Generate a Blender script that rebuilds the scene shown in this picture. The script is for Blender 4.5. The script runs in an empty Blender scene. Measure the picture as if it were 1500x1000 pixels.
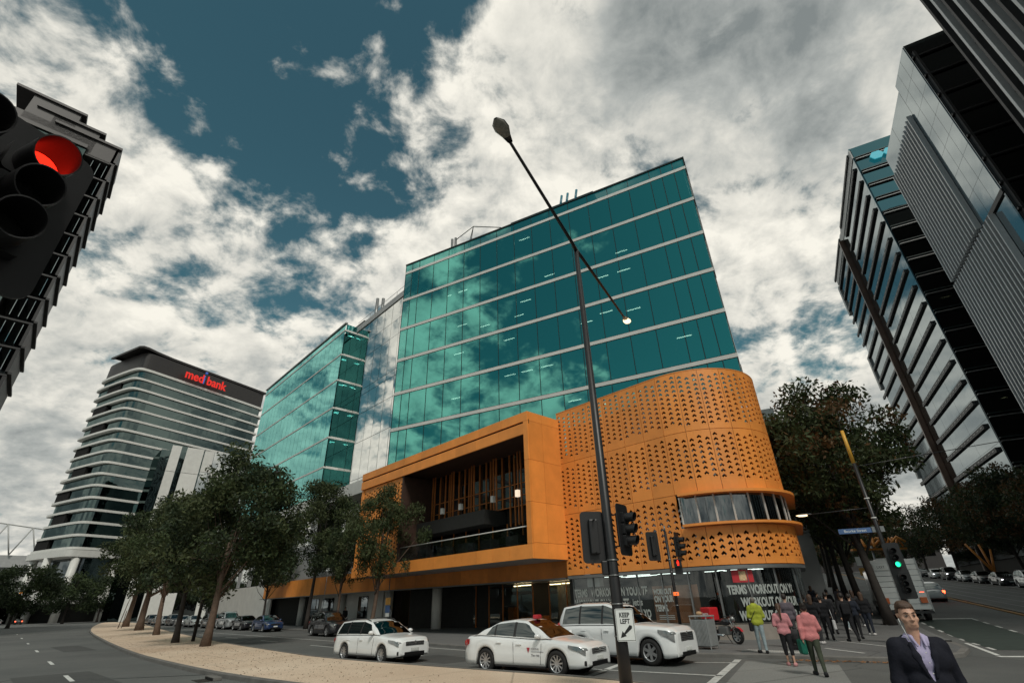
import bpy, bmesh, math, random
import numpy as np
from mathutils import Vector, Matrix, Euler
random.seed(7); np.random.seed(7)
SC = bpy.context.scene
SEED1, SEED2, GREY = 21.7, 4.4, 5.2
COL = SC.collection
R_ = math.radians

# ---------------------------------------------------------------- camera
PITCH, ROLL = R_(28.33), R_(-1.72)
HC = 1.95
fw = Vector((0, math.cos(PITCH), math.sin(PITCH)))
up0 = Vector((0, -math.sin(PITCH), math.cos(PITCH)))
rt0 = Vector((1, 0, 0))
rt = rt0 * math.cos(ROLL) + up0 * math.sin(ROLL)
up = -rt0 * math.sin(ROLL) + up0 * math.cos(ROLL)
cd = bpy.data.cameras.new('camera')
cd.sensor_width = 36; cd.lens = 707.0 / 1500 * 36
cd.clip_start = 0.05; cd.clip_end = 8000
cam = bpy.data.objects.new('camera', cd); COL.objects.link(cam)
cam.matrix_world = Matrix(((rt.x, up.x, -fw.x, 0), (rt.y, up.y, -fw.y, 0), (rt.z, up.z, -fw.z, HC), (0, 0, 0, 1)))
SC.camera = cam

# ---------------------------------------------------------------- sky
SUN_AZ, SUN_EL = R_(165), R_(48)       # compass azimuth measured from +Y towards +X
world = bpy.data.worlds.new('World'); SC.world = world; world.use_nodes = True
nt = world.node_tree; nt.nodes.clear()
def nn(t, tree=None, **kw):
    n = (tree or nt).nodes.new(t)
    for k, v in kw.items(): setattr(n, k, v)
    return n
def lk(a, b, tree=None): (tree or nt).links.new(a, b)
def wmath(op, a, b=None, c=None, clamp=False):
    n = nn('ShaderNodeMath', operation=op); n.use_clamp = clamp
    for i, v in enumerate((a, b, c)):
        if v is None: continue
        if isinstance(v, (int, float)): n.inputs[i].default_value = v
        else: lk(v, n.inputs[i])
    return n.outputs[0]
def wsmooth(v, a, b, lo=0.0, hi=1.0):
    n = nn('ShaderNodeMapRange', interpolation_type='SMOOTHSTEP')
    n.inputs['From Min'].default_value = a; n.inputs['From Max'].default_value = b
    n.inputs['To Min'].default_value = lo; n.inputs['To Max'].default_value = hi
    lk(v, n.inputs['Value']); return n.outputs['Result']
sky = nn('ShaderNodeTexSky', sky_type='NISHITA'); sky.sun_disc = False
sky.sun_elevation = SUN_EL; sky.sun_rotation = SUN_AZ
sky.air_density = 1.0; sky.dust_density = 0.6; sky.ozone_density = 2.0
tint = nn('ShaderNodeMix', data_type='RGBA', blend_type='MULTIPLY')
tint.inputs[0].default_value = 1.0; lk(sky.outputs[0], tint.inputs[6]); tint.inputs[7].default_value = (0.72, 1.18, 0.86, 1)
bg_sky = nn('ShaderNodeBackground'); lk(tint.outputs[2], bg_sky.inputs[0]); bg_sky.inputs[1].default_value = 0.05
tc = nn('ShaderNodeTexCoord')
sep = nn('ShaderNodeSeparateXYZ'); lk(tc.outputs['Generated'], sep.inputs[0])
zz = wmath('ADD', wmath('MAXIMUM', sep.outputs[2], 0.0), 0.38)
comb = nn('ShaderNodeCombineXYZ')
lk(wmath('DIVIDE', sep.outputs[0], zz), comb.inputs[0]); lk(wmath('DIVIDE', sep.outputs[1], zz), comb.inputs[1])
def wnoise(scale, detail, rough, off, dist=0.0, lac=2.0):
    mp = nn('ShaderNodeVectorMath', operation='ADD'); lk(comb.outputs[0], mp.inputs[0]); mp.inputs[1].default_value = off
    n = nn('ShaderNodeTexNoise', noise_dimensions='3D')
    n.inputs['Scale'].default_value = scale; n.inputs['Detail'].default_value = detail
    n.inputs['Roughness'].default_value = rough; n.inputs['Distortion'].default_value = dist
    n.inputs['Lacunarity'].default_value = lac
    lk(mp.outputs[0], n.inputs['Vector']); return n.outputs['Fac']
def dirdot(az, el):
    a, e = R_(az), R_(el)
    n = nn('ShaderNodeVectorMath', operation='DOT_PRODUCT'); lk(tc.outputs['Generated'], n.inputs[0])
    n.inputs[1].default_value = (math.sin(a) * math.cos(e), math.cos(a) * math.cos(e), math.sin(e)); return n.outputs['Value']
O1 = (SEED1, 1.7, 0.4)
big = wnoise(1.5, 2, 0.5, (7.3, SEED2, 1.0))
det = wnoise(3.6, 8, 0.60, O1, 0.2)
puff = wnoise(11.0, 8, 0.60, (4.2, 3.1, 1.0), 0.25)
cov = wmath('ADD', wmath('MULTIPLY', big, 0.46), wmath('MULTIPLY', det, 0.52))
cov = wmath('ADD', cov, wmath('MULTIPLY', puff, 0.36))
# openings in the cloud deck: the one seen in the picture and the one mirrored in the glass front
hole = wsmooth(dirdot(-33, 62), 0.86, 0.99)
hole2 = wsmooth(dirdot(205, 36), 0.84, 0.995)
holes = wmath('ADD', wmath('MULTIPLY', hole, 0.135), wmath('MULTIPLY', hole2, 0.19))
lowband = wsmooth(sep.outputs[2], 0.0, 0.5, 0.12, 0.0)
cov = wmath('ADD', wmath('SUBTRACT', cov, holes), lowband)
mask = wsmooth(cov, 0.575, 0.685)
# light and shade inside the clouds: density difference towards the sun
sx, sy = math.sin(SUN_AZ) * 0.08, math.cos(SUN_AZ) * 0.08
det2 = wnoise(3.6, 8, 0.60, (O1[0] + sx, O1[1] + sy, O1[2]), 0.2)
puff2 = wnoise(11.0, 8, 0.60, (4.2 + sx * .35, 3.1 + sy * .35, 1.0), 0.25)
relief = wmath('ADD', wmath('SUBTRACT', det, det2), wmath('MULTIPLY', wmath('SUBTRACT', puff, puff2), 0.7))
greyn = wnoise(2.1, 5, 0.55, (11.3, GREY, 2.0), 0.3)
thick = wsmooth(cov, 0.64, 0.86)
lum = wmath('ADD', wmath('MULTIPLY', relief, 1.5), 0.74)
lum = wmath('SUBTRACT', lum, wmath('MULTIPLY', wmath('MULTIPLY', thick, wsmooth(greyn, 0.40, 0.62)), 0.80))
lum = wmath('ADD', lum, wmath('MULTIPLY', wmath('SUBTRACT', puff, 0.5), 0.75), clamp=True)
ramp = nn('ShaderNodeValToRGB'); lk(lum, ramp.inputs[0])
el = ramp.color_ramp.elements
el[0].position = 0.0; el[0].color = (0.17, 0.19, 0.19, 1)
el[1].position = 1.0; el[1].color = (0.72, 0.695, 0.62, 1)
for p_, c_ in ((0.35, (0.33, 0.345, 0.33, 1)), (0.68, (0.55, 0.54, 0.49, 1))):
    e = el.new(p_); e.color = c_
bg_cl = nn('ShaderNodeBackground'); lk(ramp.outputs[0], bg_cl.inputs[0]); bg_cl.inputs[1].default_value = 1.0
mixs = nn('ShaderNodeMixShader'); lk(mask, mixs.inputs[0]); lk(bg_sky.outputs[0], mixs.inputs[1]); lk(bg_cl.outputs[0], mixs.inputs[2])
wo = nn('ShaderNodeOutputWorld'); lk(mixs.outputs[0], wo.inputs[0])

sd = bpy.data.lights.new('sun', 'SUN'); sd.energy = 1.5; sd.angle = R_(12); sd.color = (1.0, 0.94, 0.85)
sun = bpy.data.objects.new('sun', sd); COL.objects.link(sun)
sun.rotation_euler = Vector((-math.sin(SUN_AZ) * math.cos(SUN_EL), -math.cos(SUN_AZ) * math.cos(SUN_EL), -math.sin(SUN_EL))).to_track_quat('-Z', 'Y').to_euler()
vs = SC.view_settings; vs.view_transform = 'Standard'; vs.look = 'None'; vs.exposure = 0.40; vs.gamma = 1.0
SC.cycles.max_bounces = 8; SC.cycles.transparent_max_bounces = 12; SC.cycles.glossy_bounces = 4
SC.cycles.use_denoising = True

# ---------------------------------------------------------------- frames
AR, AM = 27.4, -43.63
def hd(a): a = R_(a); return Vector((math.sin(a), math.cos(a), 0))
Lv, Rv, Mv, Nv = hd(AR - 90), hd(AR), hd(AM), hd(AM + 90)
def MN(m, n, z=0.0): v = Mv * m + Nv * n; v.z = z; return v
def LR(l, r, z=0.0): v = Lv * l + Rv * r; v.z = z; return v
def smooth(a, b, x):
    t = min(1, max(0, (x - a) / (b - a))); return t * t * (3 - 2 * t)
def ground_z(v):
    """the street on the right climbs away from the crossing"""
    l, r = v.dot(Lv), v.dot(Rv)
    rr = min(max(0.0, r - 29.0), 190.0)
    s = 0.043 * (rr - 3 * (1 - math.exp(-rr / 3)))
    return s * (1 - smooth(3.5, 9.0, l))
def LRg(l, r, dz=0.0): v = LR(l, r); v.z = ground_z(v) + dz; return v
ROT_MN = R_(-(AM + 90)); ROT_LR = R_(-AR)

# ---------------------------------------------------------------- materials
def new_mat(name):
    m = bpy.data.materials.new(name); m.use_nodes = True
    t = m.node_tree; b = t.nodes['Principled BSDF']; return m, t, b
def mat(name, col, rough=0.6, metal=0.0, var=0.12, scale=3.0, bump=0.0, bscale=40.0, spec=0.5, dirt=0.0, coat=0.0):
    m, t, b = new_mat(name)
    b.inputs['Roughness'].default_value = rough; b.inputs['Metallic'].default_value = metal
    b.inputs['Specular IOR Level'].default_value = spec
    if coat: b.inputs['Coat Weight'].default_value = coat; b.inputs['Coat Roughness'].default_value = 0.04
    tcn = nn('ShaderNodeTexCoord', t)
    if var > 0:
        no = nn('ShaderNodeTexNoise', t); no.inputs['Scale'].default_value = scale; no.inputs['Detail'].default_value = 7
        no.inputs['Roughness'].default_value = 0.62
        lk(tcn.outputs['Object'], no.inputs['Vector'], t)
        mr = nn('ShaderNodeMapRange', t); mr.inputs['From Min'].default_value = 0.25; mr.inputs['From Max'].default_value = 0.75
        mr.inputs['To Min'].default_value = 1 - var; mr.inputs['To Max'].default_value = 1 + var
        lk(no.outputs['Fac'], mr.inputs['Value'], t)
        oi = nn('ShaderNodeObjectInfo', t)
        mr2 = nn('ShaderNodeMapRange', t); mr2.inputs['To Min'].default_value = 1 - var * .6; mr2.inputs['To Max'].default_value = 1 + var * .6
        lk(oi.outputs['Random'], mr2.inputs['Value'], t)
        mm = nn('ShaderNodeMath', t, operation='MULTIPLY'); lk(mr.outputs['Result'], mm.inputs[0], t); lk(mr2.outputs['Result'], mm.inputs[1], t)
        mx = nn('ShaderNodeVectorMath', t, operation='SCALE'); mx.inputs[0].default_value = col[:3]; lk(mm.outputs[0], mx.inputs['Scale'], t)
        lk(mx.outputs[0], b.inputs['Base Color'], t)
    else: b.inputs['Base Color'].default_value = (*col[:3], 1)
    if bump > 0:
        nb = nn('ShaderNodeTexNoise', t); nb.inputs['Scale'].default_value = bscale; nb.inputs['Detail'].default_value = 6
        lk(tcn.outputs['Object'], nb.inputs['Vector'], t)
        bp = nn('ShaderNodeBump', t); bp.inputs['Strength'].default_value = bump; bp.inputs['Distance'].default_value = 0.02
        lk(nb.outputs['Fac'], bp.inputs['Height'], t); lk(bp.outputs[0], b.inputs['Normal'], t)
    return m
def emit(name, col, s):
    m, t, b = new_mat(name); b.inputs['Base Color'].default_value = (*[c * .5 for c in col], 1)
    b.inputs['Emission Color'].default_value = (*col, 1); b.inputs['Emission Strength'].default_value = s; return m
def glass_facade(name, refl, trans, fac, rough=0.015, wob=0.02, wscale=0.35):
    """tinted reflective glazing: a mirror-like coat over tinted see-through glass"""
    m, t, b = new_mat(name); t.nodes.remove(b); out = t.nodes['Material Output']
    g = nn('ShaderNodeBsdfGlossy', t); g.inputs['Color'].default_value = (*refl, 1); g.inputs['Roughness'].default_value = rough
    tr = nn('ShaderNodeBsdfTransparent', t); tr.inputs['Color'].default_value = (*trans, 1)
    tcn = nn('ShaderNodeTexCoord', t); no = nn('ShaderNodeTexNoise', t); no.inputs['Scale'].default_value = wscale; no.inputs['Detail'].default_value = 1.5
    lk(tcn.outputs['Object'], no.inputs['Vector'], t)
    bp = nn('ShaderNodeBump', t); bp.inputs['Strength'].default_value = wob; bp.inputs['Distance'].default_value = 0.3
    lk(no.outputs['Fac'], bp.inputs['Height'], t); lk(bp.outputs[0], g.inputs['Normal'], t)
    lw = nn('ShaderNodeLayerWeight', t); lw.inputs['Blend'].default_value = 0.35
    mr = nn('ShaderNodeMapRange', t); mr.inputs['To Min'].default_value = fac; mr.inputs['To Max'].default_value = min(1, fac + .35)
    lk(lw.outputs['Facing'], mr.inputs['Value'], t)
    mx = nn('ShaderNodeMixShader', t); lk(mr.outputs['Result'], mx.inputs[0], t); lk(tr.outputs[0], mx.inputs[1], t); lk(g.outputs[0], mx.inputs[2], t)
    lk(mx.outputs[0], out.inputs['Surface'], t); return m
M = {}
m_, t_, b_ = new_mat('clear_edge'); t_.nodes.remove(b_); _tr = nn('ShaderNodeBsdfTransparent', t_); _tr.inputs['Color'].default_value = (.93, .96, .95, 1); lk(_tr.outputs[0], t_.nodes['Material Output'].inputs['Surface'], t_); M['clear'] = m_
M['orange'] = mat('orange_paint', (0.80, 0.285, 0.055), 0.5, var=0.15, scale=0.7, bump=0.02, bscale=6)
M['orange_dark'] = mat('orange_shade_and_cap', (0.64, 0.22, 0.04), 0.55, var=0.18, scale=1.2)  # darker orange: painted shade for fascia under the box, also the screen cap
M['white_band'] = mat('white_spandrel', (0.60, 0.60, 0.57), 0.45, var=0.10, scale=0.8)
M['offwhite'] = mat('offwhite_render', (0.55, 0.55, 0.52), 0.7, var=0.12, scale=1.0)
M['grey_metal'] = mat('grey_metal', (0.22, 0.23, 0.23), 0.4, 0.6, var=0.12)
M['grey_clad'] = mat('grey_cladding', (0.36, 0.37, 0.37), 0.5, 0.1, var=0.12, scale=0.8)
M['mullion'] = mat('dark_mullion', (0.018, 0.03, 0.03), 0.4, 0.3, var=0.1)
M['black'] = mat('black_paint', (0.012, 0.012, 0.013), 0.42, var=0.15, scale=9, bump=0.04, bscale=60)
M['black_matt'] = mat('black_matt', (0.010, 0.010, 0.010), 0.85, var=0.2, spec=0.2)
M['interior'] = mat('dark_interior', (0.035, 0.035, 0.033), 0.8, var=0.2, spec=0.2)
M['ceil'] = mat('office_ceiling', (0.045, 0.055, 0.052), 0.8, var=0.1)
M['strip'] = emit('light_strip', (0.85, 1.0, 0.85), 5.5)
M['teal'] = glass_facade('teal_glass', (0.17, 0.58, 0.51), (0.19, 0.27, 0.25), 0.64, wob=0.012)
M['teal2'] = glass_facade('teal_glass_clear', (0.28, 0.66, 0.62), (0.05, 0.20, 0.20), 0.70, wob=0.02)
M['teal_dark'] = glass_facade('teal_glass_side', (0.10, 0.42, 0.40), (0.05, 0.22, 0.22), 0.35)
M['silver_glass'] = glass_facade('silver_glass', (0.78, 0.80, 0.78), (0.12, 0.14, 0.14), 0.80, wob=0.04)
M['blue_glass'] = glass_facade('grey_blue_glass', (0.42, 0.50, 0.52), (0.05, 0.07, 0.08), 0.55)
M['dark_glass'] = glass_facade('dark_glass', (0.36, 0.40, 0.42), (0.10, 0.12, 0.12), 0.36)
M['shop_glass'] = glass_facade('shop_glass', (0.8, 0.85, 0.85), (0.75, 0.80, 0.80), 0.06)
M['recess_shade'] = mat('recess_shade_brown', (0.045, 0.022, 0.014), 0.6, var=0.3, scale=3)  # dark brown that paints shade onto the balcony recess roof and sides
M['stone'] = mat('stone_plinth', (0.26, 0.23, 0.20), 0.75, var=0.15, scale=2.5, bump=0.15, bscale=30)
M['concrete'] = mat('concrete', (0.38, 0.39, 0.38), 0.8, var=0.15, scale=1.5, bump=0.1)

# ---------------------------------------------------------------- mesh builder
class MB:
    def __init__(s): s.v = []; s.f = []; s.m = []; s.sm = []
    def add(s, vs_, fs, mi=0, sm=False):
        o = len(s.v); s.v += [tuple(v) for v in vs_]
        for f in fs: s.f.append(tuple(i + o for i in f)); s.m.append(mi); s.sm.append(sm)
        return s
    def box(s, x0, x1, y0, y1, z0, z1, mi=0, xf=None):
        vs_ = [Vector((x, y, z)) for z in (z0, z1) for y in (y0, y1) for x in (x0, x1)]
        if xf is not None: vs_ = [xf @ v for v in vs_]
        return s.add(vs_, [(0, 2, 3, 1), (4, 5, 7, 6), (0, 1, 5, 4), (2, 6, 7, 3), (0, 4, 6, 2), (1, 3, 7, 5)], mi)
    def bbox(s, x0, x1, y0, y1, z0, z1, b=0.02, mi=0, xf=None):
        """box with chamfered edges"""
        bm = bmesh.new(); bmesh.ops.create_cube(bm, size=1)
        for v in bm.verts: v.co = Vector(((x0 + x1) / 2 + v.co.x * (x1 - x0), (y0 + y1) / 2 + v.co.y * (y1 - y0), (z0 + z1) / 2 + v.co.z * (z1 - z0)))
        bmesh.ops.bevel(bm, geom=bm.edges[:], offset=b, segments=2, affect='EDGES', profile=0.6)
        bm.verts.index_update()
        vs_ = [(xf @ v.co) if xf is not None else v.co.copy() for v in bm.verts]
        s.add(vs_, [[v.index for v in f.verts] for f in bm.faces], mi); bm.free(); return s
    def prism(s, poly, z0, z1, mi=0, cap=True):
        n = len(poly); vs_ = [(p[0], p[1], z0) for p in poly] + [(p[0], p[1], z1) for p in poly]
        fs = [(i, (i + 1) % n, n + (i + 1) % n, n + i) for i in range(n)]
        if cap: fs += [tuple(range(n - 1, -1, -1)), tuple(range(n, 2 * n))]
        return s.add(vs_, fs, mi)
    def tube(s, pts, rad, n=10, mi=0, cap=True, sm=True):
        pts = [Vector(p) for p in pts]
        if not hasattr(rad, '__len__'): rad = [rad] * len(pts)
        vs_ = []; prev = None
        for i, p in enumerate(pts):
            d = (pts[min(i + 1, len(pts) - 1)] - pts[max(i - 1, 0)])
            d = d.normalized() if d.length > 1e-9 else Vector((0, 0, 1))
            if prev is None:
                a = Vector((1, 0, 0)) if abs(d.x) < .8 else Vector((0, 1, 0)); a = (a - d * a.dot(d)).normalized()
            else:
                a = prev - d * prev.dot(d); a = a.normalized() if a.length > 1e-6 else Vector((1, 0, 0))
            prev = a; b = d.cross(a)
            for k in range(n):
                t = 2 * math.pi * k / n; vs_.append(p + (a * math.cos(t) + b * math.sin(t)) * rad[i])
        fs = [(i * n + k, i * n + (k + 1) % n, (i + 1) * n + (k + 1) % n, (i + 1) * n + k) for i in range(len(pts) - 1) for k in range(n)]
        s.add(vs_, fs, mi, sm)
        if cap:
            o = len(s.v) - len(vs_)
            s.f.append(tuple(o + k for k in range(n - 1, -1, -1))); s.m.append(mi); s.sm.append(False)
            e = o + (len(pts) - 1) * n
            s.f.append(tuple(e + k for k in range(n))); s.m.append(mi); s.sm.append(False)
        return s
    def grid(s, P, mi=0, sm=True, flip=False):
        """P[i][j] points"""
        a, b = len(P), len(P[0]); vs_ = [p for row in P for p in row]
        fs = []
        for i in range(a - 1):
            for j in range(b - 1):
                q = (i * b + j, i * b + j + 1, (i + 1) * b + j + 1, (i + 1) * b + j); fs.append(q[::-1] if flip else q)
        return s.add(vs_, fs, mi, sm)
    def ellipsoid(s, c, r, n=10, mi=0):
        P = []
        for i in range(n // 2 + 1):
            t = math.pi * i / (n // 2)
            P.append([(c[0] + r[0] * math.sin(t) * math.cos(2 * math.pi * k / n), c[1] + r[1] * math.sin(t) * math.sin(2 * math.pi * k / n), c[2] + r[2] * math.cos(t)) for k in range(n + 1)])
        return s.grid(P, mi, True)
    def mesh(s, name):
        me = bpy.data.meshes.new(name); me.from_pydata(s.v, [], s.f)
        me.polygons.foreach_set('material_index', s.m); me.polygons.foreach_set('use_smooth', s.sm); me.update(); return me
    def build(s, name, mats, parent=None, loc=None, rz=None):
        me = s.mesh(name)
        for m in (mats if isinstance(mats, (list, tuple)) else [mats]): me.materials.append(m)
        return put(name, me, parent, loc, rz)
def put(name, me, parent=None, loc=None, rz=None):
    o = bpy.data.objects.new(name, me); COL.objects.link(o)
    if parent is not None: o.parent = parent
    if loc is not None: o.location = loc
    if rz is not None: o.rotation_euler = (0, 0, rz)
    return o
def tag(o, label=None, cat=None, group=None, kind=None):
    if label: o['label'] = label
    if cat: o['category'] = cat
    if group: o['group'] = group
    if kind: o['kind'] = kind
    return o
def thing(name, label, cat, loc=(0, 0, 0), rz=0.0, group=None):
    o = bpy.data.objects.new(name, None); COL.objects.link(o); o.empty_display_size = 0.3
    o.location = loc; o.rotation_euler = (0, 0, rz); return tag(o, label, cat, group)
def structure(name, mb, mats, **k): return tag(mb.build(name, mats, **k), kind='structure')
def text_mesh(s, size, bold=0.0, sx=1.0, depth=0.0, align='LEFT', shear=0.0):
    c = bpy.data.curves.new('t', 'FONT'); c.body = s; c.size = size; c.offset = bold; c.extrude = depth; c.align_x = align; c.shear = shear
    c.resolution_u = 3
    o = bpy.data.objects.new('t', c); COL.objects.link(o)
    dg = bpy.context.evaluated_depsgraph_get(); me = bpy.data.meshes.new_from_object(o.evaluated_get(dg))
    bpy.data.objects.remove(o); bpy.data.curves.remove(c)
    for v in me.vertices: v.co.x *= sx
    return me
def lettering(s, size, m, parent, loc, rot, bold=0.0, sx=1.0, align='LEFT', name='lettering', depth=0.004, shear=0.0):
    me = text_mesh(s, size, bold, sx, depth, align, shear); me.materials.clear(); me.materials.append(m)
    o = put(name, me, parent, loc); o.rotation_euler = rot; return o
def copy_tree(o, parent=None):
    c = o.copy(); COL.objects.link(c); c.parent = parent
    for ch in list(o.children): copy_tree(ch, c)
    return c
# ---------------------------------------------------------------- ground
def asphalt_mat(name, base, patch):
    m, t, b = new_mat(name); tcn = nn('ShaderNodeTexCoord', t)
    def noise(sc, d, r=0.6):
        n = nn('ShaderNodeTexNoise', t); n.inputs['Scale'].default_value = sc; n.inputs['Detail'].default_value = d; n.inputs['Roughness'].default_value = r
        lk(tcn.outputs['Object'], n.inputs['Vector'], t); return n.outputs['Fac']
    big, fine = noise(0.18, 6), noise(45, 3)
    cr = nn('ShaderNodeValToRGB', t); lk(big, cr.inputs[0], t)
    e = cr.color_ramp.elements; e[0].position = 0.35; e[0].color = (*base, 1); e[1].position = 0.68; e[1].color = (*patch, 1)
    mr = nn('ShaderNodeMapRange', t); mr.inputs['From Min'].default_value = .3; mr.inputs['From Max'].default_value = .7
    mr.inputs['To Min'].default_value = 0.62; mr.inputs['To Max'].default_value = 1.4; lk(fine, mr.inputs['Value'], t)
    # cracks and sealed joints
    vo = nn('ShaderNodeTexVoronoi', t); vo.feature = 'DISTANCE_TO_EDGE'; vo.inputs['Scale'].default_value = 0.16
    lk(tcn.outputs['Object'], vo.inputs['Vector'], t)
    ck = nn('ShaderNodeMapRange', t); ck.inputs['From Max'].default_value = 0.006; ck.inputs['To Min'].default_value = 0.6; ck.inputs['To Max'].default_value = 1.0
    lk(vo.outputs['Distance'], ck.inputs['Value'], t)
    m1 = nn('ShaderNodeMath', t, operation='MULTIPLY'); lk(mr.outputs[0], m1.inputs[0], t); lk(ck.outputs[0], m1.inputs[1], t)
    sc = nn('ShaderNodeVectorMath', t, operation='SCALE'); lk(cr.outputs[0], sc.inputs[0], t); lk(m1.outputs[0], sc.inputs['Scale'], t)
    lk(sc.outputs[0], b.inputs['Base Color'], t); b.inputs['Roughness'].default_value = 0.82; b.inputs['Specular IOR Level'].default_value = 0.35
    bp = nn('ShaderNodeBump', t); bp.inputs['Strength'].default_value = 0.5; bp.inputs['Distance'].default_value = 0.008
    lk(fine, bp.inputs['Height'], t); lk(bp.outputs[0], b.inputs['Normal'], t); return m
M['asphalt'] = asphalt_mat('asphalt', (0.085, 0.089, 0.087), (0.125, 0.129, 0.124))
M['asphalt_light'] = asphalt_mat('worn_asphalt', (0.17, 0.175, 0.168), (0.22, 0.225, 0.215))
M['paving'] = asphalt_mat('bluestone_paving', (0.115, 0.118, 0.118), (0.155, 0.158, 0.155))
M['sand'] = asphalt_mat('gravel_sand', (0.50, 0.375, 0.27), (0.64, 0.52, 0.40))
M['kerb'] = mat('kerb_stone', (0.15, 0.145, 0.135), 0.85, var=0.3, scale=2.0, bump=0.2)
M['paint'] = mat('road_paint', (0.50, 0.51, 0.49), 0.7, var=0.35, scale=5.0)
M['paint_green'] = mat('green_road_surface', (0.030, 0.046, 0.038), 0.8, var=0.3, scale=2.0)
M['paint_yellow'] = mat('yellow_edge_paint', (0.38, 0.20, 0.06), 0.75, var=0.3, scale=2.0)

ls = [-2500, -1200, -600, -300, -150, -90, -60, -45, -35, -28, -22, -17, -13, -10, -7, -5, -3, -1, 1, 3.5, 4.6, 5.7, 6.8, 7.9, 9, 14, 30, 60, 120, 300, 700, 1500, 3000]
rs = [-1500, -600, -200, -60, -20, 0, 15, 25, 29, 30, 31, 32.5, 34, 36, 39, 43, 50, 60, 75, 95, 120, 150, 185, 219, 225, 320, 600, 1200, 3000]
g = MB(); g.grid([[LRg(l, r) for r in rs] for l in ls], 0, True, flip=True)
structure('road', g, M['asphalt'])

def off_poly(P, d):
    n = len(P); out = []
    A = sum(P[i][0] * P[(i + 1) % n][1] - P[(i + 1) % n][0] * P[i][1] for i in range(n)); sg = 1 if A > 0 else -1
    for i in range(n):
        p0, p1, p2 = Vector(P[i - 1]), Vector(P[i]), Vector(P[(i + 1) % n])
        e1, e2 = (p1 - p0).normalized(), (p2 - p1).normalized()
        n1, n2 = Vector((-e1.y, e1.x)) * sg, Vector((-e2.y, e2.x)) * sg
        b = (n1 + n2); b = b / max(0.3, b.dot(n1)) if b.length > 1e-6 else n1
        out.append(tuple(p1 + b * d))
    return out
def chaikin(P, k=2):
    for _ in range(k):
        Q = []
        for i in range(len(P)):
            a, b = Vector(P[i]), Vector(P[(i + 1) % len(P)]); Q += [tuple(a * .75 + b * .25), tuple(a * .25 + b * .75)]
        P = Q
    return P
def fill_sheet(P, z, noise=0.0):
    """flat polygon filled with triangles at height z"""
    bm = bmesh.new(); vs_ = [bm.verts.new((p[0], p[1], z)) for p in P]; es = [bm.edges.new((vs_[i], vs_[(i + 1) % len(vs_)])) for i in range(len(vs_))]
    bmesh.ops.triangle_fill(bm, edges=es, use_beauty=True); bm.verts.index_update()
    mb = MB(); mb.add([v.co.copy() for v in bm.verts], [[v.index for v in (f.verts if f.normal.z >= 0 else reversed(f.verts))] for f in bm.faces]); bm.free(); return mb
def mnp(P): return [tuple(MN(*p).xy) for p in P]
def lrp(P): return [tuple(LR(*p).xy) for p in P]
def kerb_ring(P, w, h):
    Q = off_poly(P, w); n = len(P); mb = MB()
    A = off_poly(P, 0.02)
    vs_ = [(p[0], p[1], -0.02) for p in P] + [(p[0], p[1], h - 0.025) for p in P] + [(p[0], p[1], h) for p in A] + [(q[0], q[1], h) for q in Q] + [(q[0], q[1], h - .06) for q in Q]
    fs = []
    for i in range(n):
        j = (i + 1) % n
        for k in range(4): fs.append((k * n + i, k * n + j, (k + 1) * n + j, (k + 1) * n + i))
    mb.add(vs_, fs); return mb
med = chaikin(mnp([(190, 22), (134, 14.0), (90, 9), (57, 6.8), (36, 5.7), (26, 5.75), (20, 6.0), (14, 6.9), (9.5, 8.2), (6.4, 9.2), (6.0, 10.6), (7.4, 12.2), (10.1, 12.3), (14.7, 11.6), (22.6, 10.6), (27.4, 10.75), (39.7, 11.4), (60, 13.4), (90, 16.5), (148, 24)]), 2)
structure('median_kerb', kerb_ring(med, 0.16, 0.14), M['kerb'])
inner = off_poly(med, 0.15)
# gently uneven gravel bed
structure('median_gravel', fill_sheet(inner, 0.115), M['sand'])

foot = chaikin(mnp([(190, 30), (120, 23.5), (70, 22.6), (48, 22.2), (40, 21.2), (33, 18.3), (26, 17.4), (17, 17.2), (13, 17.9), (10.6, 19.3), (8.6, 20.0), (6.4, 20.3), (4.4, 21.0)]) + lrp([(-4.6, 24.0), (-4.8, 29.0), (3.5, 29.0)]) + mnp([(24, 36), (60, 50), (190, 60)]), 1)
structure('footpath_kerb', kerb_ring(foot, 0.2, 0.13), M['kerb'])
structure('footpath', fill_sheet(off_poly(foot, 0.19), 0.128), M['paving'])
g = MB(); rr = [28.6] + [29 + i * 1.5 for i in range(8)] + [44, 55, 70, 90, 120, 160, 200, 219]
g.grid([[LRg(l, r, 0.125 if k else -0.02) for r in rr] for k, l in enumerate([-4.805, -4.80, -4.65, -3, -1, 1, 3.4])], 0, True, flip=True)
structure('side_street_footpath', g, M['paving'])

def sheet_strip(name, fn, a0, a1, b0, b1, dz, m, steps=1):
    """painted strip between (a0..a1) across and (b0..b1) along"""
    g = MB(); B = [b0 + (b1 - b0) * i / steps for i in range(steps + 1)]
    P = []
    for a in (a0, a1):
        row = []
        for b in B:
            v = fn(a, b); v.z = ground_z(v) + dz; row.append(v)
        P.append(row)
    g.grid(P, 0, False)
    o = g.build(name, m)
    me = o.data
    if me.polygons and me.polygons[0].normal.z < 0: me.flip_normals()
    return tag(o, kind='structure')
def painted_line(p0, p1, w, dz=0.006, m=None, name='road_marking', steps=1):
    p0, p1 = Vector(p0), Vector(p1); d = (p1 - p0).normalized(); s = Vector((-d.y, d.x, 0)) * w / 2; g = MB(); A = []; B = []
    for i in range(steps + 1):
        p = p0.lerp(p1, i / steps)
        for q, Lst in ((p - s, A), (p + s, B)):
            q = q.copy(); q.z = ground_z(q) + dz; Lst.append(q)
    g.grid([A, B], 0, False, flip=True)
    return tag(g.build(name, m or M['paint']), kind='structure')
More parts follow.
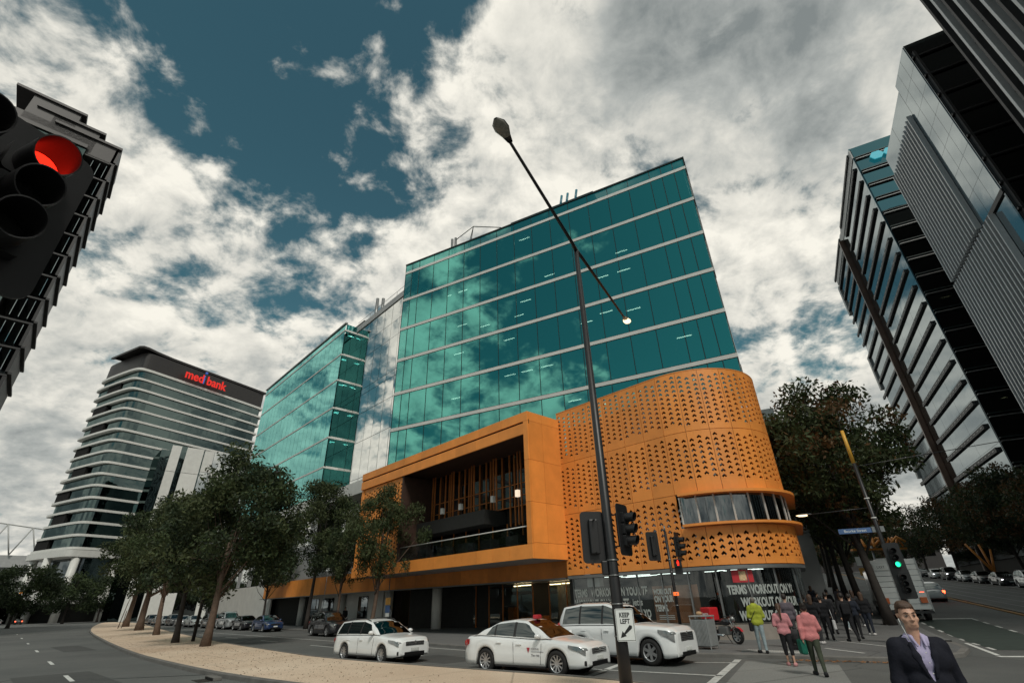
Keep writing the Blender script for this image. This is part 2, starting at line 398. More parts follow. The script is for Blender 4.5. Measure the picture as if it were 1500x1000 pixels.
# edge and lane lines of the main street
painted_line(MN(70, 16.6), MN(14.6, 16.75), 0.12)
for m0 in range(12, 100, 9): painted_line(MN(m0 + 3.2, 13.7 + m0 * .018), MN(m0, 13.7 + m0 * .018), 0.13)
for m0 in (24.5, 33.5, 46, 60, 76, 94): painted_line(MN(m0 + 2.6, 2.5), MN(m0, 2.5), 0.14)
painted_line(MN(24.9, 2.4), MN(21.5, 7.0), 0.09, 0.005, M['mullion'], name='tar_joint')
# crossing
painted_line(MN(7.4, 13.4), MN(9.3, 19.2), 0.22); painted_line(MN(10.9, 12.9), MN(12.3, 17.2), 0.22)
painted_line(MN(12.6, 14.3), MN(7.9, 15.2), 0.16); painted_line(MN(11.6, 17.0), MN(8.9, 18.3), 0.14)
painted_line(MN(14.4, 12.6), MN(14.0, 16.6), 0.35)
structure('crossing_surface', fill_sheet(mnp([(8.9, 18.9), (6.2, 19.3), (2.6, 9.5), (5.4, 8.6)]), 0.004), M['asphalt_light'])
painted_line(LR(-0.5, 28.3), LR(-2.6, 24.7), 0.14, 0.136); painted_line(LR(-0.2, 24.2), LR(-1.3, 22.5), 0.14, 0.136)
# side street: lane edge, green bicycle box, tram kerb and rails
painted_line(LR(-5.1, 24.0), LR(-5.3, 29), 0.14, 0.006); painted_line(LR(-5.0, 23.6), LR(-11.0, 24.6), 0.35, 0.006)
g = MB(); g.grid([[LRg(l, r, 0.005) for r in (26, 29, 31, 34, 37, 41)] for l in (-5.5, -8.2)], 0, False); structure('bicycle_box', g, M['paint_green'])
for l in (-5.5, -8.25): 
    for r in range(26, 41, 2): painted_line(LR(l, r), LR(l, r + 1.0), 0.12, 0.009, steps=2)
painted_line(LR(-5.4, 41.2), LR(-8.3, 41.2), 0.3, 0.009)
def long_kerb(l, r0, r1, w, h, m):
    g = MB(); RR = [r0 + (r1 - r0) * i / 24 for i in range(25)]
    g.grid([[LRg(l + a, r, b) for r in RR] for a, b in ((0, -.02), (0, h), (-w, h), (-w, -.02))], 0, False, flip=True)
    return structure('tram_kerb', g, m)
long_kerb(-10.9, 31, 215, 0.22, 0.07, M['paint_yellow']); long_kerb(-11.15, 31, 215, 0.3, 0.13, M['kerb'])
long_kerb(-19.0, 31, 215, 0.3, 0.13, M['kerb'])
for l in (-13.0, -14.4, -16.0, -17.4):
    painted_line(LR(l, 29), LR(l, 215), 0.09, 0.006, M['grey_metal'], name='tram_rail', steps=40)
# fallen leaves along the kerb
M['leaf_fallen'] = mat('fallen_leaf', (0.28, 0.13, 0.05), 0.8, var=0.4)
g = MB()
for i in range(240):
    k = random.random(); p = MN(7.5 - 3.5 * k + random.gauss(0, .2), 20.0 + k * .9 - abs(random.gauss(0, .16)), 0.012 + random.random() * .02)
    a = random.random() * 6.28; s = random.uniform(.03, .06); u = Vector((math.cos(a), math.sin(a), random.uniform(-.3, .3))) * s; v = Vector((-math.sin(a), math.cos(a), random.uniform(-.3, .3))) * s * .7
    g.add([p - u, p - v, p + u, p + v], [(0, 1, 2, 3)])
tag(g.build('fallen_leaves', M['leaf_fallen']), 'scatter of brown fallen leaves against the corner kerb', 'leaves', kind='stuff')
# tactile paving: rows of raised bars
M['tactile'] = mat('tactile_bar', (0.42, 0.42, 0.40), 0.7)
tp = thing('tactile_paving', 'pale ribbed tactile strip set in the footpath at the crossing', 'tactile paving', MN(9.5, 20.9, 0.128), ROT_MN)
mb = MB().box(-.02, .02, -.30, .30, 0, .022)
me = mb.mesh('bar'); me.materials.append(M['tactile'])
for i in range(26): put('bar', me, tp, (-.25 + i * .085, 0, 0.002))
# road repairs, covers and drains
M['patch_dark'] = asphalt_mat('dark_asphalt_patch', (0.055, 0.057, 0.056), (0.075, 0.077, 0.075)); M['iron'] = mat('cast_iron', (0.06, 0.055, 0.05), .6, .5, var=.3, scale=12, bump=.4, bscale=30)
for P in ([(28, 1.0), (22, 1.2), (22.2, 3.6), (28.2, 3.3)], [(21, 12.6), (17.5, 12.7), (17.4, 14.6), (20.8, 14.8)], [(33, 14.6), (29.5, 14.4), (29.4, 15.8), (33, 15.9)], [(16, 2), (9, 4.5), (9.6, 6.0), (16.4, 3.6)], [(52, 3.4), (44, 3.6), (44, 5.2), (52, 5.0)]):
    structure('asphalt_patch', fill_sheet(mnp(P), 0.0035), M['patch_dark'])
dr = thing('kerb_drain', 'dark slotted drain opening in the median kerb', 'drain', MN(20.5, 5.75, 0), ROT_MN); MB().bbox(-.5, .5, -.14, .10, .0, .10, .02).build('lintel', M['kerb'], dr); MB().box(-.42, .42, -.16, -.145, .015, .075).build('slot', M['black_matt'], dr)
for i in range(9): MB().box(-.40 + i * .1, -.36 + i * .1, -.55, -.17, .001, .012).build('grate_bar', M['iron'], dr)
# leaf litter and pebbles on the gravel
M['litter'] = mat('leaf_litter', (0.16, 0.10, 0.06), .85, var=.5)
g = MB()
for i in range(1500):
    m = random.choice((37.6, 44.5, 30, 24, 18, 62)) + random.gauss(0, 3.5); lo, hi = 6.3, 10.3
    n_ = random.uniform(lo, hi) if m < 40 else random.uniform(6.6, 11)
    p = MN(m, n_, .118); a = random.random() * 6.28; s = random.uniform(.02, .055); u = Vector((math.cos(a), math.sin(a), random.uniform(0, .4))) * s; v = Vector((-math.sin(a), math.cos(a), .1)) * s * .5
    g.add([p - u, p - v, p + u + Vector((0, 0, .006)), p + v], [(0, 1, 2, 3)])
tag(g.build('leaf_litter', M['litter']), 'dry leaf litter strewn over the median gravel', 'leaf litter', kind='stuff')
# ---------------------------------------------------------------- shared facade pieces
def shared(mb, name, m):
    me = mb.mesh(name)
    for k in (m if isinstance(m, (list, tuple)) else [m]): me.materials.append(k)
    return me
def pane_mesh(w, h, m, t=0.03):
    mb = MB().box(-w / 2, w / 2, -t / 2, t / 2, -h / 2, h / 2); mb.m = [1, 1, 0, 1, 1, 1]      # coated outer face, clear inner face
    return shared(mb, 'glass_pane', [m, M['clear']])
def place_pane(me, parent, x, y, z, rz=0.0, tilt=0.0012, name='glass_pane'):
    o = put(name, me, parent, (x, y, z)); o.rotation_euler = (random.gauss(0, tilt), 0, rz + random.gauss(0, tilt)); return o

# ================================================================ teal glass office block
ob = thing('glass_office_building', 'teal glass office block with white floor bands rising behind the orange podium', 'building', LR(0, 36, 0), ROT_LR)
BANDS = [36.95, 33.08, 29.2, 25.3, 21.4, 17.5, 13.6]
ZTOP, ZB = 38.22, 11.0
W = 32.75
core = MB()
core.box(-W + 6, -4, 9, 20, 0, 37.0)                      # core walls behind the offices
core.box(-W + .3, -.3, .35, 22, 37.0, 37.25)              # roof slab
for z in BANDS[1:]: core.box(-W + .3, -.3, .3, 22, z - .28, z + .02)
core.build('core', M['ceil'], ob)
lower = MB(); lower.box(-W + .2, -.2, 4.5, 22, 0, 11.0); lower.build('base_wall', M['interior'], ob)
# white bands, one per floor
wb = shared(MB().box(-W, 0, -.05, .25, -.15, .17).box(-.25, 0, .25, 22, -.15, .17), 'floor_band', M['white_band'])
for z in BANDS: put('floor_band', wb, ob, (0, 0, z))
cap = MB().box(-W - .05, .05, -.1, .2, ZTOP - .1, ZTOP + .05).box(-.2, .05, .2, 22, ZTOP - .1, ZTOP + .05).build('parapet_cap', M['mullion'], ob)
xs = [-W, -W + 1.0, -W + 2.05]; xs += [-W + 2.05 + (W - 5.35) / 13 * i for i in range(1, 14)] + [-2.2, -1.1, -.06]
cols = list(zip(xs[:-1], xs[1:]))
pm = {}
rows = [(ZTOP - .12, BANDS[0] + .2)] + [(a - .2, b + .2) for a, b in zip(BANDS[:-1], BANDS[1:])] + [(BANDS[-1] - .2, ZB)]
for zt, zb in rows:
    for a, b in cols:
        k = (round(b - a, 2), round(zt - zb, 2))
        if k not in pm: pm[k] = pane_mesh(k[0] - .07, k[1] - .03, M['teal'])
        place_pane(pm[k], ob, (a + b) / 2, .0, (zt + zb) / 2)
# thin dark mullions
mul = shared(MB().box(-.028, .028, -.035, .06, ZB, ZTOP - .1), 'mullion', M['mullion'])
for x in xs: put('mullion', mul, ob, (x, 0, 0))
# end wall: pale metal fins and glass
for i in range(5): MB().box(-.12, .0, 1.0 + i * 4.2, 1.25 + i * 4.2, ZB, ZTOP - .1).build('end_fin', M['white_band'], ob)
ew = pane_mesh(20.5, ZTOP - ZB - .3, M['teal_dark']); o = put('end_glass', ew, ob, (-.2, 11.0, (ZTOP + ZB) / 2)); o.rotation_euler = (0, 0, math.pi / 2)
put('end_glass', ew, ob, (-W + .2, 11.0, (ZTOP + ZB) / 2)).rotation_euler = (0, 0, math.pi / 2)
# ceiling light strips and office columns behind the glass
ls_me = shared(MB().box(-.6, .6, -.05, .05, -.03, 0), 'ceiling_light', M['strip'])
for fi, z in enumerate(BANDS[:-1]):
    zc = z - .3 if fi else 36.9
    for k in range(15):
        if random.random() < .30:
            put('ceiling_light', ls_me, ob, (-W + 3 + k * 2.02 + random.uniform(-.3, .3), random.choice((1.4, 2.2, 3.6, 5.2)), zc))
cm = shared(MB().box(-.25, .25, -.25, .25, ZB, 37.0), 'office_column', M['ceil'])
for x in (-28, -20.2, -12.4, -4.6): put('office_column', cm, ob, (x, 3.0, 0))
# blinds drawn in a few bays
M['blind'] = mat('blind', (0.16, 0.24, 0.22), 0.8)
for k in range(9):
    zt, zb = random.choice(rows[1:6]); a, b = random.choice(cols[3:14]); h = random.uniform(.5, 2.4)
    MB().box(a + .15, b - .15, .22, .24, zt - h, zt - .15).build('blind', M['blind'], ob)
# roof plant, masts
MB().box(-19, -9.2, 1.2, 9, 37.25, 39.7).build('plant_screen', M['mullion'], ob)
for x in (-27.2, -26.7): MB().tube([(x, 1.5, 37.2), (x, 1.5, 41.0)], .16, 8).build('antenna_mast', M['grey_metal'], ob)
MB().tube([(-24.6, 1.0, 38.2), (-24.0, 1.2, 41.4), (-24.6, 1.4, 38.2)], .05, 6).tube([(-24.0, 1.2, 41.4), (-20.5, 1.6, 40.0)], .05, 6).tube([(-24.0, 1.2, 41.4), (-26.3, 1.0, 40.2)], .05, 6).build('roof_davit', M['mullion'], ob)
for i, x in enumerate((-12.9, -12.2, -11.2)): MB().tube([(x, .9, 38.6), (x + .35, .9, 40.4)], .14, 6).build('roof_sign_bar', M['teal_dark'] if 0 else mat('sign_blue%d' % i, (.02, .16, .22), .4), ob)
MB().box(-.22, .05, 14, 16.5, 14.0, 22.5).build('side_blade', M['mullion'], ob)

# ================================================================ orange podium
pod = thing('orange_podium', 'orange metal podium with perforated curved corner and framed balcony box above street shops', 'building', MN(21.9, 25, 0), ROT_MN)
def pl(m, n, z): return Vector((-(m - 21.9), n - 25, z))
ARC_C, ARC_R = (13.75, 29.0), 4.0
S1 = 21.9 - 13.75; PHI = R_(109); S2 = ARC_R * PHI; S3 = 5.0
def scr(s, off=0.0):
    """point of the screen at arc length s, moved outwards by off"""
    if s < S1: m, n, nx, ny = 21.9 - s, 25.0, 0, -1
    elif s < S1 + S2:
        f = (s - S1) / ARC_R; m, n, nx, ny = ARC_C[0] - ARC_R * math.sin(f), ARC_C[1] - ARC_R * math.cos(f), -math.sin(f), -math.cos(f)
    else:
        f = PHI; d = s - S1 - S2; m = ARC_C[0] - ARC_R * math.sin(f) - math.cos(f) * d; n = ARC_C[1] - ARC_R * math.cos(f) + math.sin(f) * d; nx, ny = -math.sin(f), -math.cos(f)
    return m + nx * off, n + ny * off
def sp(s, z, off=0.0): m, n = scr(s, off); return pl(m, n, z)
HOLE = [(0, .115), (.135, -.02), (.075, -.105), (0, -.03), (-.075, -.105), (-.135, -.02)]
def perforated(mp, w, h, ncol, vs, lo, hi, depth=0.07, hs=1.0, skip=0.0):
    """a sheet w x h with staggered arrow-head holes, mapped through mp(u, v, depth)"""
    mb = MB(); cw = w / ncol
    def quad(pts): mb.add([mp(u, v, 0) for u, v in pts], [tuple(range(len(pts)))])
    for c in range(ncol):
        u0, u1 = c * cw, (c + 1) * cw; uc = (u0 + u1) / 2
        b0 = lo + (vs / 2 if c % 2 else 0); k = max(0, int((hi - b0) / vs)); v = b0
        segs = 4 if b0 > 1 else 1
        quad([(u0, 0), (u1, 0), (u1, b0), (u0, b0)])
        for i in range(k):
            T, Bm, mid = v + vs, v, v + vs / 2
            H = [(uc + a * hs * min(1, cw / .40), mid + b * hs * vs / .31) for a, b in HOLE]
            O = {'TL': (u0, T), 'T': (uc, T), 'TR': (u1, T), 'R': (u1, mid), 'BR': (u1, Bm), 'B': (uc, Bm), 'BL': (u0, Bm), 'L': (u0, mid)}
            for f in ((H[0], H[1], O['TR'], O['T']), (H[1], O['R'], O['TR']), (H[2], O['BR'], O['R'], H[1]), (H[3], O['B'], O['BR'], H[2]), (H[4], O['BL'], O['B'], H[3]), (H[5], O['L'], O['BL'], H[4]), (O['TL'], O['L'], H[5]), (O['T'], O['TL'], H[5], H[0])): quad(f[::-1])
            for a in range(6):
                p, q = H[a], H[(a + 1) % 6]; mb.add([mp(*p, 0), mp(*q, 0), mp(*q, depth), mp(*p, depth)], [(0, 1, 2, 3)])
            v = T
        quad([(u0, v), (u1, v), (u1, h), (u0, h)])
    for (a, b) in (((0, 0), (w, 0)), ((w, 0), (w, h)), ((w, h), (0, h)), ((0, h), (0, 0))):
        n = 6
        for i in range(n):
            p = (a[0] + (b[0] - a[0]) * i / n, a[1] + (b[1] - a[1]) * i / n); q = (a[0] + (b[0] - a[0]) * (i + 1) / n, a[1] + (b[1] - a[1]) * (i + 1) / n)
            mb.add([mp(*p, 0), mp(*q, 0), mp(*q, depth), mp(*p, depth)], [(0, 1, 2, 3)])
    return mb
NP1, NP2, NP3 = 6, 6, 3
edges = [S1 / NP1 * i for i in range(NP1 + 1)] + [S1 + S2 / NP2 * i for i in range(1, NP2 + 1)] + [S1 + S2 + S3 / NP3 * i for i in range(1, NP3 + 1)]
ZR = [3.28, 6.82, 10.12, 13.72]
for ci, (s0, s1) in enumerate(zip(edges[:-1], edges[1:])):
    for ri in range(3):
        z0, z1 = ZR[ri], ZR[ri + 1]
        if ri == 0 and ci >= NP1: z1 = 5.12
        g_ = .012
        def mp(u, v, d, s0=s0, z0=z0): return sp(s0 + g_ + u, z0 + g_ + v, -d)
        h = z1 - z0 - 2 * g_
        lo = [.2, .22 if ci < 4 else .55, .34][ri] + .10 * math.sin(ci * .9 + ri * 2); hi = h - [.1, .12, .06][ri]
        if ri == 0: lo = .22; hi = h - .12
        perforated(mp, s1 - s0 - 2 * g_, h, 3, [.30, .285, .285][ri], lo, hi, hs=1.0 if ri else 1.05).build('perforated_panel', M['orange'], pod)
# framing and dark glazing wall behind the screen
g = MB(); SS = [i * .6 for i in range(int((S1 + S2 + S3) / .6) + 1)] + [S1 + S2 + S3]
g.grid([[sp(s, z, -1.15) for z in (3.2, 12.9)] for s in SS]); g.build('inner_wall', M['dark_glass'], pod)
g = MB(); g.grid([[sp(s, z, -3.0) for z in (3.2, 12.9)] for s in SS]); g.build('inner_core', M['interior'], pod)
for z in (6.82, 10.12):
    g = MB(); g.grid([[sp(s, z + a, -b) for a, b in ((-.06, .12), (.06, .12), (.06, 1.1), (-.06, 1.1), (-.06, .12))] for s in SS]); g.build('walkway', M['grey_metal'], pod)
for k in range(1, len(edges), 2):
    a, b = sp(edges[k], 3.3, -.25), sp(edges[k], 13.5, -.25); MB().tube([a, b], .05, 6).build('screen_post', M['offwhite'], pod)
SSr = [s for s in SS if s < S1] + [S1 + S2 * i / 24 for i in range(25)] + [S1 + S2 + S3]
def ring(z0, z1, o0, o1, name, m, s_from=0.0):
    g = MB(); S = [s for s in SSr if s >= s_from]
    g.grid([[sp(s, z0, o0), sp(s, z0, o1), sp(s, z1, o1), sp(s, z1, o0), sp(s, z0, o0)] for s in S], 0, False)
    for s in (S[0], S[-1]): g.add([sp(s, z0, o0), sp(s, z0, o1), sp(s, z1, o1), sp(s, z1, o0)], [(0, 1, 2, 3)])
    return g.build(name, m, pod)
ring(6.66, 6.80, -.1, .42, 'window_hood', M['orange'], S1 + .05); ring(5.13, 5.25, -.1, .42, 'window_ledge', M['orange'], S1 + .05)
ring(3.10, 3.26, -.25, -.02, 'soffit_trim', M['grey_metal'])
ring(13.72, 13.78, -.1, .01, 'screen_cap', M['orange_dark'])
# ribbon window in the curve
nb = 10
for i in range(nb):
    s0, s1 = S1 + .15 + (S2 + 1.5) / nb * i, S1 + .15 + (S2 + 1.5) / nb * (i + 1)
    g = MB(); g.grid([[sp(s0 + (s1 - s0) * k / 3, z, -.12) for z in (5.25, 6.66)] for k in range(4)]); g.build('ribbon_pane', M['dark_glass'], pod)
    g = MB(); c = sp(s0, 0, -.10)
    MB().box(c.x - .035, c.x + .035, c.y - .035, c.y + .035, 5.25, 6.66).build('ribbon_mullion', M['offwhite'], pod)
g = MB(); g.grid([[sp(s, z, -.1) for z in (5.13, 6.8)] for s in (S1, S1 + .02)])

# --- framed balcony box, m 21.75..44.6, front n 21.9, z 4.17..13.26
BX0, BX1, BF, BZ0, BZ1 = 21.75, 44.6, 21.9, 4.17, 13.26
OR, OL, OZ0, OZ1 = 22.15, 37.2, 4.98, 11.75
def bxm(m0, m1, n0, n1, z0, z1, name, mt, par=None, bev=0.0):
    mb = MB(); a, b = pl(m1, n0, z0), pl(m0, n1, z1)
    (mb.bbox(a.x, b.x, a.y, b.y, z0, z1, bev) if bev else mb.box(a.x, b.x, a.y, b.y, z0, z1)); return mb.build(name, mt, par or pod)
def panel_run(m0, m1, step, z0, z1, n=BF, name='cladding_panel', dz=0.018, th=.12):
    k = max(1, round((m1 - m0) / step)); w = (m1 - m0) / k
    for i in range(k): bxm(m0 + i * w + .008, m0 + (i + 1) * w - .008, n, n + th, z0 + .008, z1 - .008, name, M['orange'])
bxm(BX0 + .13, BX1 - .1, BF + .12, 25.6, BZ1 - 1.4, BZ1 - .02, 'box_roof', M['recess_shade'])
bxm(BX0 + .13, BX1 - .1, BF + .13, 25.6, BZ0 + .02, OZ0 - .02, 'box_floor', M['grey_clad'])
panel_run(BX0, BX1, 2.5, 12.62, BZ1); panel_run(BX0 + .4, BX1, 2.5, OZ1, 12.50)           # lintel in two courses with a shadow groove
bxm(BX0, BX1, BF + .1, BF + .2, 12.4, 12.7, 'groove', M['black_matt'])
panel_run(BX0 + .4, BX1, 1.62, BZ0, OZ0)
for z0, z1 in ((BZ0, OZ0), (OZ0, 7.4), (7.4, 10.0), (10.0, 12.62)): bxm(BX0, BX0 + .40, BF, BF + .12, z0 + .008, z1 - .008, 'jamb_panel', M['orange'])
# side return of the box, two panels deep
for n0, n1 in ((BF + .13, 23.3), (23.3, 25.05)):
    for z0, z1 in ((BZ0, 5.05), (5.05, 7.4), (7.4, 10.0), (10.0, 12.62), (12.62, BZ1)):
        bxm(BX0, BX0 + .12, n0 + .008, n1 - .008, z0 + .008, z1 - .008, 'side_panel', M['orange'])
bxm(BX0 + .13, BX0 + .38, BF + .13, 25.5, BZ0 + .1, BZ1 - .1, 'side_wall', M['recess_shade'])
bxm(BX1 - .4, BX1, BF + .13, 26.5, BZ0, BZ1 - .02, 'end_wall', M['orange'])
# perforated infill at the far end of the box
for i in range(4):
    m1 = BX1 - .45 - i * 1.72
    def mp(u, v, d, m1=m1): return pl(m1 - u, BF + .18 + d, OZ0 + v)
    perforated(mp, 1.7, OZ1 - OZ0, 4, .32, .4, OZ1 - OZ0 - .2, depth=.015, hs=1.05).build('perforated_panel', M['orange'], pod)
bxm(OL, BX1 - .4, BF + .6, BF + .7, OZ0, OZ1, 'infill_back', M['interior'])
bxm(OL - .1, OL + .12, BF + .13, 25.2, OZ0, OZ1, 'recess_cheek', M['recess_shade'])  # dark colour stands in for the shade inside the recess
# recessed glazing with orange mullions, two storeys
GN = 25.2
M['timber_orange'] = mat('orange_mullion', (0.42, 0.14, 0.03), 0.5)
for i in range(11):
    m0 = OR + .3 + i * 1.36
    for z0, z1 in ((8.05, 8.75), (8.75, 9.62), (9.62, 11.9)):
        bxm(m0 + .05, m0 + 1.31, GN, GN + .03, z0, z1, 'balcony_pane', M['dark_glass'])
    for dm, dn in ((0, 0), (.42, -.10)) if i % 2 else ((0, 0), (.30, -.35), (.62, -.35)):
        bxm(m0 + dm - .035, m0 + dm + .035, GN - .12 + dn, GN - .01 + dn, 6.7 if i < 4 else 8.0, 11.9, 'orange_mullion', M['timber_orange'])
for z in (8.05, 8.75, 9.62): bxm(OR + .2, OL, GN - .06, GN - .015, z - .03, z + .03, 'transom', M['timber_orange'])
bxm(OR + .2, OL, 25.9, 26.1, OZ0, 11.9, 'back_wall', M['interior'])
bxm(28.2, OL, 23.6, GN + .5, 6.95, 7.95, 'mid_floor', M['interior'])
for i in range(9):
    m0 = OR + .4 + i * 1.62; bxm(m0, m0 + .06, GN - .1, GN - .02, OZ0, 6.95, 'lower_mullion', M['timber_orange']); bxm(m0 + .1, m0 + 1.5, GN, GN + .03, OZ0, 6.95, 'balcony_pane', M['dark_glass'])
for m0 in (24.6, 27.2, 31.0, 33.4): bxm(m0, m0 + .26, 23.55, 23.8, 8.3, 8.75, 'wall_lantern', emit('lantern_glow', (1.0, .8, .6), 0.7) if m0 < 25 else M['offwhite'])
for i in range(8):
    m0 = OR + .06 + i * 1.86; bxm(m0, m0 + 1.82, BF + .28, BF + .30, OZ0, 6.0, 'balustrade_pane', M['shop_glass'])
MB().tube([pl(OR, BF + .29, 6.04), pl(OL, BF + .29, 6.04)], .035, 8).build('handrail', M['white_band'], pod)
for k in range(5):
    m0 = 24 + k * 2.6; bxm(m0, m0 + 1.2, 22.9, 23.6, 5.0, 5.75, 'balcony_table', M['black'])
# fascia and soffit under the box and on to the far end
k = 22; 
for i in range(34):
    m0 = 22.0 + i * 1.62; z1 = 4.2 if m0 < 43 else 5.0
    bxm(m0 + .006, m0 + 1.61, 25.5, 25.62, 3.22, z1, 'fascia_panel', M['orange_dark'] if m0 < 43 else M['orange'])  # panels below the box get the darker orange as painted shade
bxm(22, 77, 25.62, 33, 3.3, 4.4, 'soffit', M['grey_clad'])
bxm(22.2, 77, 25.1, 25.5, 3.12, 3.2, 'awning_edge', M['grey_metal'])
bxm(44.8, 77, 26.4, 27.5, 5.0, 9.0, 'upper_wall', M['grey_clad'])
# colonnade
def column(m, n): MB().tube([pl(m, n, .1), pl(m, n, 3.25)], .42, 20).build('column', M['offwhite'], pod)
for m, n in ((39.1, 27.4), (47.2, 27.4), (57.3, 27.4), (68, 27.4)): column(m, n)
bxm(49, 77, 27.8, 28.2, .1, 3.3, 'rear_wall', M['offwhite'])
bxm(22.4, 49, 32.6, 33.0, .1, 3.3, 'rear_wall', mat('shop_wall', (.16, .13, .10), .8, var=.5, scale=1.5))
bxm(22.0, 22.3, 25.6, 33, .1, 3.3, 'end_partition', M['interior'])
for i in range(15):
    m0 = 23 + i * 1.75
    if i % 4 != 3: bxm(m0, m0 + 1.68, 30.0, 30.03, .1, 3.25, 'colonnade_pane', M['shop_glass'])
    bxm(m0 - .05, m0, 29.95, 30.05, .1, 3.25, 'colonnade_mullion', M['timber_orange'])
M['warm_strip'] = emit('warm_light', (1.0, .75, .4), 7.0)
for i in range(12):
    n0 = 30.6 + (i % 3) * .7; bxm(25 + i * 1.95, 26.1 + i * 1.95, n0, n0 + .14, 3.1, 3.15, 'shop_light', M['warm_strip'])
for i in range(18):
    m0 = random.uniform(25, 47); bxm(m0, m0 + random.uniform(.4, 1.2), 31, 31.6, .1, random.uniform(.6, 2.0), 'shop_display', [M['stone'], M['interior'], M['timber_orange']][i % 3])
for i, m0 in enumerate((52, 60, 64, 72)): bxm(m0, m0 + (3.0 if i % 2 else 2.0), 27.7, 27.79, .1, 2.9, 'shop_door', M['dark_glass'])
# --- gym shopfront under the screen, following the curve
SH0, SH1 = .2, S1 + S2 * .98
for i in range(1):
    ring_S = [SH0 + (SH1 - SH0) * k / 30 for k in range(31)]
    g = MB(); g.grid([[sp(s, z, o) for z, o in ((.1, -.18), (.78, -.18), (.80, -.14), (.80, -.5))] for s in ring_S], 0, False); g.build('stone_plinth', M['stone'], pod)
ns = 10; gl_edges = [SH0 + (SH1 - SH0) * k / ns for k in range(ns + 1)]
for s0, s1 in zip(gl_edges[:-1], gl_edges[1:]):
    g = MB(); g.grid([[sp(s0 + .03 + (s1 - s0 - .06) * k / 4, z, -.3) for z in (.8, 3.1)] for k in range(5)]); g.build('shop_pane', M['shop_glass'], pod)
    c = sp(s0, 0, -.3); MB().box(c.x - .035, c.x + .035, c.y - .05, c.y + .05, .8, 3.12).build('shop_mullion', M['grey_metal'], pod)
c = sp(1.6, 0, -.55); MB().box(c.x - .45, c.x + .45, c.y - .1, c.y + .3, .1, 3.12).build('shop_pier', M['offwhite'], pod)
g = MB(); g.grid([[sp(s, z, -4.4 if s > S1 else -5.5) for z in (.1, 3.3)] for s in [SH0, 3, 6, S1] + [S1 + S2 * q / 6 for q in range(1, 7)]]); g.build('gym_back_wall', M['interior'], pod)
floorp = [sp(s, 0, -.3).xy for s in ring_S] + [sp(S1 + S2, 0, -3.0).xy, pl(14, 31, 0).xy, pl(21.8, 31, 0).xy]
fill_sheet([tuple(p) for p in floorp], 3.22).build('gym_ceiling', M['interior'], pod)
fill_sheet([tuple(p) for p in floorp], .16).build('gym_floor', M['interior'], pod)
M['tube'] = emit('fluorescent', (.9, 1.0, .92), 1.6)
for i in range(22):
    s = random.uniform(.6, S1 + S2 * .8); d = random.uniform(1.5, 3.8); a, b = sp(s, 3.15, -d), sp(s + 1.1, 3.15, -d)
    MB().tube([a, b], .018, 5).build('fluorescent_tube', M['tube'], pod)
# lettering on the glass: rows of words wrapped along the front
M['letter'] = mat('window_lettering', (0.36, 0.39, 0.37), 0.7, var=0.05)
M['jetts_red'] = mat('poster_red', (0.45, 0.02, 0.03), 0.5)
def wrap_text(txt, s_start, z, size, sx, bold, m, off=-.27, s_max=99):
    me = text_mesh(txt, size, bold, sx, 0.0)
    bm = bmesh.new(); bm.from_mesh(me); bmesh.ops.triangulate(bm, faces=bm.faces[:])
    kill = [v for v in bm.verts if s_start + v.co.x > s_max]; bmesh.ops.delete(bm, geom=kill, context='VERTS')
    bm.to_mesh(me); bm.free()
    for v in me.vertices: v.co = sp(s_start + v.co.x, z + v.co.y, off)
    me.materials.clear(); me.materials.append(m); return put('window_lettering', me, pod)
bsz = dict(sx=.60, bold=.022, m=M['letter'])
wrap_text('TERMS   WORKOUT ON YOUR TERMS', .25, 2.12, .56, **bsz, s_max=5.4); wrap_text('WORKOUT ON YOUR TERMS', .25, 1.56, .56, **bsz, s_max=4.2); wrap_text('WORKOUT', .25, 1.0, .56, **bsz, s_max=1.3)
wrap_text('jetts', 4.35, 1.62, .46, .8, .012, M['letter'], s_max=5.5); wrap_text('ON YOU', 4.4, 1.05, .52, **bsz, s_max=5.45)
wrap_text('WORKOUT', 5.75, 2.12, .34, **bsz); wrap_text('ON YOUR', 5.75, 1.76, .40, **bsz); wrap_text('TERMS.', 5.75, 1.34, .40, **bsz)
for z in (1.12, 1.04, .96):
    g = MB(); g.grid([[sp(5.9 + k * .3, z + q, -.27) for q in (0, .03)] for k in range(4)]); g.build('small_print_line', M['letter'], pod)
s_ = S1 + 2.35
wrap_text('TERMS WORKOUT ON YOUR', s_ - .65, 2.02, .52, **bsz, s_max=s_ + 3.0); wrap_text('WORKOUT ON YOUR TERMS', s_ - .1, 1.48, .52, **bsz, s_max=s_ + 3.1); wrap_text('WORKOUT ON YOUR TERMS', s_ - .3, .92, .52, **bsz, s_max=s_ + 3.1)
# poster panels behind the glass: warm photo panel, dark band, red poster
M['poster_warm'] = mat('poster_warm', (0.20, 0.085, 0.04), 0.6, var=0.5, scale=1.2)
def poster(s0, s1, z0, z1, m, off=-.34, name='window_poster'):
    g = MB(); g.grid([[sp(s0 + (s1 - s0) * k / 4, z, off) for z in (z0, z1)] for k in range(5)]); return g.build(name, m, pod)
poster(5.65, 8.3, .82, 2.5, M['poster_warm']); poster(.3, 5.5, .82, 2.62, M['black_matt']); poster(s_ - .8, s_ + 3.1, .82, 2.5, M['black_matt'])
poster(s_ - .3, s_ + .75, 2.5, 3.05, M['jetts_red'], -.26); poster(s_ + .05, s_ + .4, 2.58, 2.98, mat('poster_print', (.5, .35, .2), .6, var=.6, scale=9), -.255)
